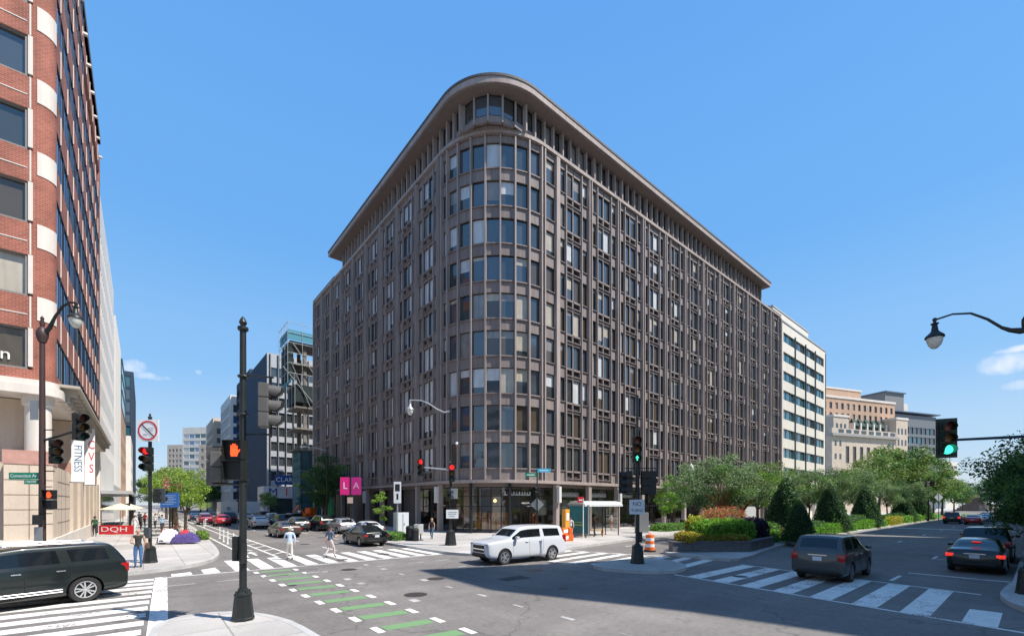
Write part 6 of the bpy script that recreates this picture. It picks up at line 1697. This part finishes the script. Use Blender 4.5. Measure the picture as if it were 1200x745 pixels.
# bicycle rack with bikes behind the cart
def bike(label,x,y,rz,col):
    t=thing('bicycle',label,'bicycle',(x,y,KB),rz,'bicycles parked behind the cart')
    for a in (-.52,.52):
        b=MB(); N=20
        b.tube([(a+.33*math.cos(2*math.pi*k/N),0,.34+.33*math.sin(2*math.pi*k/N)) for k in range(N+1)],.018,5,caps=False); b.tube([(a-.3,0,.34),(a+.3,0,.34)],.004,3); b.tube([(a,0,.04),(a,0,.64)],.004,3); b.build('wheel',tyre_m,t)
    b=MB(); b.tube([(-.52,0,.34),(-.15,0,.32),(.32,0,.82),(-.2,0,.80),(-.52,0,.34)],.018,5); b.tube([(-.15,0,.32),(-.23,0,.92)],.018,5); b.tube([(.52,0,.34),(.32,0,.95)],.018,5); b.build('frame',mat('bikec_'+col[0],col[1],.4),t)
    b=MB(); b.tube([(.32,-.28,1.0),(.32,0,.97),(.32,.28,1.0)],.014,5); b.build('handlebar',metal_dark,t); b=MB(); b.box(-.36,-.12,-.07,.07,.92,.97); b.build('saddle',trim_black,t,bevel=.02)
p=PX(196,40); bike('orange bicycle parked under the blue information panel',p.x,p.y,.3,('o',(.8,.12,.02)))
p=PX(206,42); bike('orange bicycle right of the one under the blue panel',p.x,p.y,.5,('o',(.8,.12,.02)))
p=PX(214,38); bike('dark bicycle leaning near the purple cart',p.x,p.y,.1,('d',(.03,.03,.03)))
# cafe barrier, parasols and tables
cb=thing('cafe_barrier','red fabric cafe barrier with white blocky lettering beyond the brick block','barrier',tuple(PX(136,39,KB)))
b=MB(Fz); b.box(-1.5,1.6,-.02,.02,.15,.95); b.build('cloth',sign_red,cb); b=MB(Fz); [b.box(x,x+.05,-.03,.03,0,1.0) for x in (-1.56,1.61)]; b.build('post',white_pl,cb)
lettering('DQH',.62,white_sign,cb,rv(-.15,-.03,.58),TOCAM,ext=.003,xs=1.7)
def parasol(px,Z,lab,c=canvas,h=2.9,r=1.6):
    t=thing('parasol',lab,'parasol',tuple(PX(px,Z,KB)),0,'parasols of the pavement cafe'); b=MB(); b.lathe([(r,h-.65),(r,h-.6),(.05,h)],n=8); b.build('canopy',c,t); b=MB(); b.tube([(0,0,0),(0,0,h+.05)],.035,6); b.lathe([(.3,0),(.3,.08)],n=12); b.build('pole',pole_grey,t)
parasol(141,44,'beige parasol nearest, over the red cafe barrier'); parasol(150,52,'beige parasol second down the left pavement'); parasol(144,62,'faded parasol farthest of the pavement cafe',mat('canvas2',(.6,.58,.5),.9))
def cafe_table(px,Z,lab):
    t=thing('cafe_table',lab,'table',tuple(PX(px,Z,KB)),0,'cafe tables'); b=MB(); b.lathe([(.4,.72),(.4,.75)],n=14); b.build('tabletop',metal_dark,t); b=MB(); b.lathe([(.03,.05),(.03,.72)],n=6); b.lathe([(.22,0),(.22,.05)],n=10); b.build('leg',metal_dark,t)
cafe_table(133,41,'round cafe table behind the red barrier, left one'); cafe_table(146,42.5,'round cafe table behind the red barrier, right one')

# ------------------------------------------------------------------ people
def person(label, x, y, z, heading, cat='person', h=1.75, top=None, bottom=None, sk=None, hair=None, pose='stand', sleeves=True, stride=.0, arms=((-.05,0),(.05,0)), shorts=False, female=False, grp=None, bag=False, long_hair=False, hat=None):
    t=thing('person',label,cat,(x,y,z),heading,grp)
    s=h/1.75; sk=sk or skin
    V=[];E=[];Rr=[];Mt=[]
    def add(p,r,par,m):
        V.append(Vector(p)*s); Rr.append(r*s); Mt.append(m)
        if par is not None: E.append((par,len(V)-1))
        return len(V)-1
    sw=.17 if female else .19
    # x forward, y left
    pel=add((0,0,.96),.145,None,1); wa=add((0,0,1.10),.125 if not female else .105,pel,0); ch=add((.0,0,1.30),.15 if not female else .13,wa,0); up=add((0,0,1.42),.12,ch,0)
    nk=add((.01,0,1.50),.052,up,2); hd0=add((.02,0,1.575),.072,nk,2); hd1=add((.02,0,1.66),.088,hd0,2); add((.015,0,1.72),.066,hd1,2)
    for sd in (1,-1):
        st=stride*sd
        hp=add((0,sd*.09,.90),.105,pel,1); kn=add((.04+st*.55+(abs(st)*.15),sd*.10,.50),.07 if not shorts else .075,hp,1)
        back=st<0
        an=add((st*1.05-(.05 if back else 0),sd*.10,.10+(.05 if back else 0)),.042,kn,1 if not shorts else 2); add((st*1.05+.12,sd*.11,.035),.038,an,3); 
        aa,bb=arms[0 if sd>0 else 1]
        sh=add((0,sd*sw,1.42),.062,up,0); el=add((aa*1.0-.02,sd*(sw+.06),1.15),.046,sh,0 if sleeves else 2)
        # bb: how far the forearm is bent forward
        wx=el; ex=Vector(V[el])/s
        fa=.25; dx=math.sin(bb)*fa+aa*.4; dz=-math.cos(bb)*fa; inw=-sd*.12*math.sin(bb)
        wr=add((ex.x+dx,ex.y+inw,ex.z+dz),.03,el,2 if not sleeves or sleeves=='half' else 0)
        w=Vector(V[wr])/s; dr=Vector((dx,inw,dz)).normalized()
        pm=add(tuple(w+dr*.07),.032,wr,2)
        side=dr.cross(Vector((0,1,0))).normalized() if abs(dr.y)<.9 else Vector((1,0,0))
        for k in range(4):
            off=side*(.012*(k-1.5)*1.5); L=(.075,.085,.08,.06)[k]
            f1=add(tuple(w+dr*(.07+L*.55)+off),.010,pm,2); add(tuple(w+dr*(.07+L)+off*1.1+Vector((0,-sd*.012,0))),.008,f1,2)
        th=add(tuple(w+dr*.05+side*.035+Vector((.01,0,0))),.011,wr,2); add(tuple(w+dr*.09+side*.05),.009,th,2)
    me=bpy.data.meshes.new('body'); me.from_pydata([tuple(v) for v in V],E,[]); o=bpy.data.objects.new('tmp',me); COL.objects.link(o)
    sm=o.modifiers.new('k','SKIN'); sm.use_smooth_shade=True
    for i,sv in enumerate(me.skin_vertices[0].data): sv.radius=(Rr[i]*.92,Rr[i]*.92); sv.use_root=(i==0)
    o.modifiers.new('s','SUBSURF').levels=1
    dg=bpy.context.evaluated_depsgraph_get(); res=bpy.data.meshes.new_from_object(o.evaluated_get(dg)); bpy.data.objects.remove(o)
    res.name='body'; res.materials.clear()
    for q in (top,bottom,sk,tyre_m): res.materials.append(q)
    for p in res.polygons:
        c=p.center; best=0;bd=9
        for i,(a,b2) in enumerate(E):
            A,B=V[a],V[b2]; ab=B-A; tt=max(0,min(1,(c-A).dot(ab)/max(ab.length_squared,1e-6))); d=(A+ab*tt-c).length-.5*(Rr[a]*(1-tt)+Rr[b2]*tt)
            if d<bd: bd=d; best=Mt[b2]
        p.material_index=best; p.use_smooth=True
    link('body',res,t)
    b=MB(Matrix.Translation((.005*s,0,1.665*s))@Matrix.Scale(s,4))
    if hair:
        b.lathe([(.098,-.03),(.104,.02),(.092,.07),(.055,.105),(.01,.115)],(-.02,0,0),14)
        if long_hair: b.lathe([(.06,-.24),(.09,-.15),(.10,-.03)],(-.045,0,0),12)
        b.build('hair',hair,t,smooth=True)
    # face: eyes, nose, mouth, ears
    b=MB(Matrix.Translation((.02*s,0,1.65*s))@Matrix.Scale(s,4)); 
    for yy in (-.03,.03): b.box(.078,.088,yy-.012,yy+.012,-.002,.01)
    b.box(.080,.088,-.02,.02,-.058,-.05); b.build('eyes_and_mouth',hair_dark,t)
    b=MB(Matrix.Translation((.02*s,0,1.65*s))@Matrix.Scale(s,4)); b.box(.075,.103,-.011,.011,-.035,-.005); [b.box(-.02,.02,yy-.01,yy+.01,-.03,.03) for yy in (-.088,.088)]; b.build('nose_and_ears',sk,t,bevel=.004)
    if bag: b=MB(); b.box(-.12,.12,sw+.08,sw+.2,.85,1.1); b.build('bag',mat('bagm',(.12,.07,.04),.7),t,bevel=.03)
    return t
def cloth(n,c): return mat('cloth_'+n,c,.85,var=.12,vscale=9)
p=G(339.5,656); person('man in a pale blue shirt and white trousers walking left over the crosswalk',p.x,p.y,0,camdir(-.55,.85),top=cloth('paleblue',(.45,.55,.70)),bottom=cloth('offwhite',(.62,.58,.52)),hair=hair_grey,stride=.16,arms=((.12,.3),(-.12,.2)))
p=G(387,653.5); person('man in slate blue shirt and pale pink trousers crossing with one hand raised',p.x,p.y,0,camdir(.45,.9),top=cloth('slate',(.10,.13,.19)),bottom=cloth('palepink',(.55,.46,.44)),hair=hair_dark,stride=-.2,arms=((-.1,.2),(.1,1.9)),sleeves='half')
p=G(162,668.5); person('bald man in dark top and blue jeans standing at the left kerb',p.x,p.y,KB,camdir(.55,-.85),top=cloth('darkolive',(.035,.035,.03)),bottom=cloth('jeans',(.06,.14,.30)),sk=skin,hair=None,arms=((.0,.1),(.12,1.5)),bag=True,h=1.72,sleeves=False)
person('person in a green top standing against the stone wall of the brick block',PX(106.5,38.5).x+.25,PX(106.5,38.5).y,KB,camdir(.2,-1),top=cloth('green',(.02,.10,.05)),bottom=cloth('darkt',(.03,.03,.035)),hair=hair_dark,arms=((.05,1.6),(0,.1)),sk=skin_brown)
p=PX(158,42); person('person in white with a black belt walking on the left pavement',p.x,p.y,KB,camdir(-.1,-1),top=cloth('white',(.72,.72,.72)),bottom=cloth('white2',(.65,.65,.66)),hair=hair_dark,stride=.14)
p=PX(506,35.5); person('woman in a black top and jeans walking on the pavement before the dark doorway',p.x,p.y,KB,camdir(-.15,-1),top=cloth('black',(.02,.02,.022)),bottom=cloth('jeans2',(.05,.13,.2)),hair=hair_blonde,long_hair=True,female=True,stride=.13,arms=((.0,.2),(.05,.2)),sleeves=False,h=1.68)
p=PX(697,38); person('person in dark clothes waiting at the end of the bus shelter',p.x,p.y,KB,camdir(-1,0),top=cloth('dark1',(.03,.03,.035)),bottom=cloth('dark2',(.05,.045,.045)),hair=hair_dark,stride=.05)
p=PX(668.5,37); person('person in a white shirt behind the orange barriers',p.x,p.y,KB,camdir(-.3,-1),top=cloth('white3',(.7,.68,.66)),bottom=cloth('dark3',(.04,.04,.05)),hair=hair_dark)
p=PX(730,46); person('person with an orange bag walking past the shopfronts right of the shelter',p.x,p.y+1.5,KB,camdir(1,.4),top=cloth('tan',(.45,.3,.2)),bottom=cloth('orangeb',(.6,.25,.08)),hair=hair_dark,stride=.12)
g_='far walkers on the left pavement'
for i,(px,Z,c,lab) in enumerate([(165,48,(.03,.03,.03),'far walker in black left of the no turn signal pole'),(170,54,(.35,.03,.04),'far walker in red near the cafe parasols'),(163,60,(.05,.08,.2),'far walker in dark blue beyond the parasols'),(182,50,(.5,.5,.5),'far walker in grey right of the no turn signal pole'),(186,66,(.6,.55,.5),'far walker in cream among the small trees'),(190,44,(.3,.45,.6),'person in pale blue standing by the orange bicycles')]):
    p=PX(px,Z); person(lab,p.x,p.y,KB,camdir(.1*i-.2,-1 if i%2 else 1),top=cloth('w%d'%i,c),bottom=cloth('wd',(.04,.04,.06)),hair=hair_dark,stride=.12,grp=g_)

# ------------------------------------------------------------------ light, sky, camera
sun=bpy.data.lights.new('sun','SUN'); sun.energy=5.0; sun.angle=R(.53); sun.color=(1,.94,.86)
so=bpy.data.objects.new('sun',sun); COL.objects.link(so)
EL=R(56); AZ=math.atan2(-.868,.496)
sd=Vector((math.cos(EL)*math.cos(AZ),math.cos(EL)*math.sin(AZ),math.sin(EL)))
so.rotation_euler=sd.to_track_quat('Z','Y').to_euler(); so.location=(0,-40,80)
w=bpy.data.worlds.new('World'); SC.world=w; w.use_nodes=True; nt=w.node_tree; bg=nt.nodes['Background']
sky=nt.nodes.new('ShaderNodeTexSky'); sky.sky_type='NISHITA'; sky.sun_disc=False; sky.sun_elevation=EL; sky.sun_rotation=math.atan2(sd.x,sd.y)
sky.air_density=1.25; sky.dust_density=.35; sky.ozone_density=2.2; sky.altitude=20
tc=nt.nodes.new('ShaderNodeTexCoord')
def skydir(px,py):
    k=(px-600)/516; h=(590-py)/516
    v=Vector((math.cos(CAM_A)+math.sin(CAM_A)*k, math.sin(CAM_A)-math.cos(CAM_A)*k, h)); return v.normalized()
acc=None
def M_(op,a,b=None,clamp=False):
    q=nt.nodes.new('ShaderNodeMath'); q.operation=op; q.use_clamp=clamp
    for i,v in enumerate((a,b)):
        if v is None: continue
        if isinstance(v,(int,float)): q.inputs[i].default_value=v
        else: nt.links.new(v,q.inputs[i])
    return q.outputs[0]
ns=nt.nodes.new('ShaderNodeTexNoise'); ns.inputs['Scale'].default_value=22; ns.inputs['Detail'].default_value=7; ns.inputs['Roughness'].default_value=.6
nt.links.new(tc.outputs['Generated'],ns.inputs['Vector'])
for (px,py,rx,rz) in ((1178,428,.040,.020),(1190,452,.030,.011),(1200,425,.03,.016),(157,430,.024,.014),(178,441,.030,.009),(232,436,.0095,.008),(1196,408,.03,.006)):
    d=skydir(px,py); hz=Vector((-d.y,d.x,0)).normalized()
    sb_=nt.nodes.new('ShaderNodeVectorMath'); sb_.operation='SUBTRACT'; nt.links.new(tc.outputs['Generated'],sb_.inputs[0]); sb_.inputs[1].default_value=d
    dt=nt.nodes.new('ShaderNodeVectorMath'); dt.operation='DOT_PRODUCT'; nt.links.new(sb_.outputs[0],dt.inputs[0]); dt.inputs[1].default_value=hz/rx
    dz=nt.nodes.new('ShaderNodeVectorMath'); dz.operation='DOT_PRODUCT'; nt.links.new(sb_.outputs[0],dz.inputs[0]); dz.inputs[1].default_value=Vector((0,0,1/rz))
    df=nt.nodes.new('ShaderNodeVectorMath'); df.operation='DOT_PRODUCT'; nt.links.new(tc.outputs['Generated'],df.inputs[0]); df.inputs[1].default_value=d
    e=M_('ADD',M_('MULTIPLY',dt.outputs['Value'],dt.outputs['Value']),M_('MULTIPLY',dz.outputs['Value'],dz.outputs['Value']))
    m_=M_('SUBTRACT',1,e,True); m_=M_('MULTIPLY',m_,M_('GREATER_THAN',df.outputs['Value'],.5))
    acc=m_ if acc is None else M_('MAXIMUM',acc,m_)
c_=M_('MULTIPLY',M_('SUBTRACT',M_('ADD',M_('MULTIPLY',acc,.8),M_('MULTIPLY',ns.outputs['Fac'],2.4)),1.42),1.15,True); c_=M_('MULTIPLY',c_,M_('MULTIPLY',acc,3,True))
c_=M_('MULTIPLY',c_,M_('GREATER_THAN',acc,.001))
mx=nt.nodes.new('ShaderNodeMix'); mx.data_type='RGBA'; nt.links.new(M_('MULTIPLY',c_,.8),mx.inputs[0]); hs=nt.nodes.new('ShaderNodeHueSaturation'); hs.inputs['Saturation'].default_value=1.28; hs.inputs['Hue'].default_value=.497; nt.links.new(sky.outputs[0],hs.inputs['Color']); sxyz=nt.nodes.new('ShaderNodeSeparateXYZ'); nt.links.new(tc.outputs['Generated'],sxyz.inputs[0])
cr=nt.nodes.new('ShaderNodeValToRGB'); cr.color_ramp.interpolation='EASE'; nt.links.new(sxyz.outputs[2],cr.inputs[0])
el=cr.color_ramp.elements; el[0].position=0; el[0].color=(.60,.72,.87,1); el[1].position=.85; el[1].color=(.135,.405,.94,1)
for ps,cc in ((.12,(.45,.66,.92,1)),(.27,(.28,.56,.95,1)),(.5,(.175,.465,.95,1))): e_=el.new(ps); e_.color=cc
sc_=nt.nodes.new('ShaderNodeVectorMath'); sc_.operation='SCALE'; nt.links.new(cr.outputs[0],sc_.inputs[0]); sc_.inputs['Scale'].default_value=1/.163
sm_=nt.nodes.new('ShaderNodeMix'); sm_.data_type='RGBA'; sm_.inputs[0].default_value=.85; nt.links.new(hs.outputs[0],sm_.inputs[6]); nt.links.new(sc_.outputs[0],sm_.inputs[7]); nt.links.new(sm_.outputs[2],mx.inputs[6]); mx.inputs[7].default_value=(6.0,6.2,6.8,1)
nt.links.new(mx.outputs[2],bg.inputs[0]); bg.inputs[1].default_value=.115
cam=bpy.data.cameras.new('camera'); co=bpy.data.objects.new('camera',cam); COL.objects.link(co)
cam.sensor_width=36; cam.lens=36*516/1200; cam.shift_y=(590-372.5)/1200; cam.clip_end=5000; cam.clip_start=.1
co.location=(0,0,3); fw=Vector((math.cos(CAM_A),math.sin(CAM_A),0)); co.rotation_euler=fw.to_track_quat('-Z','Y').to_euler()
SC.camera=co
SC.render.engine='CYCLES'
SC.view_settings.view_transform='Standard'; SC.view_settings.look='None'; SC.view_settings.gamma=1; SC.view_settings.exposure=.5
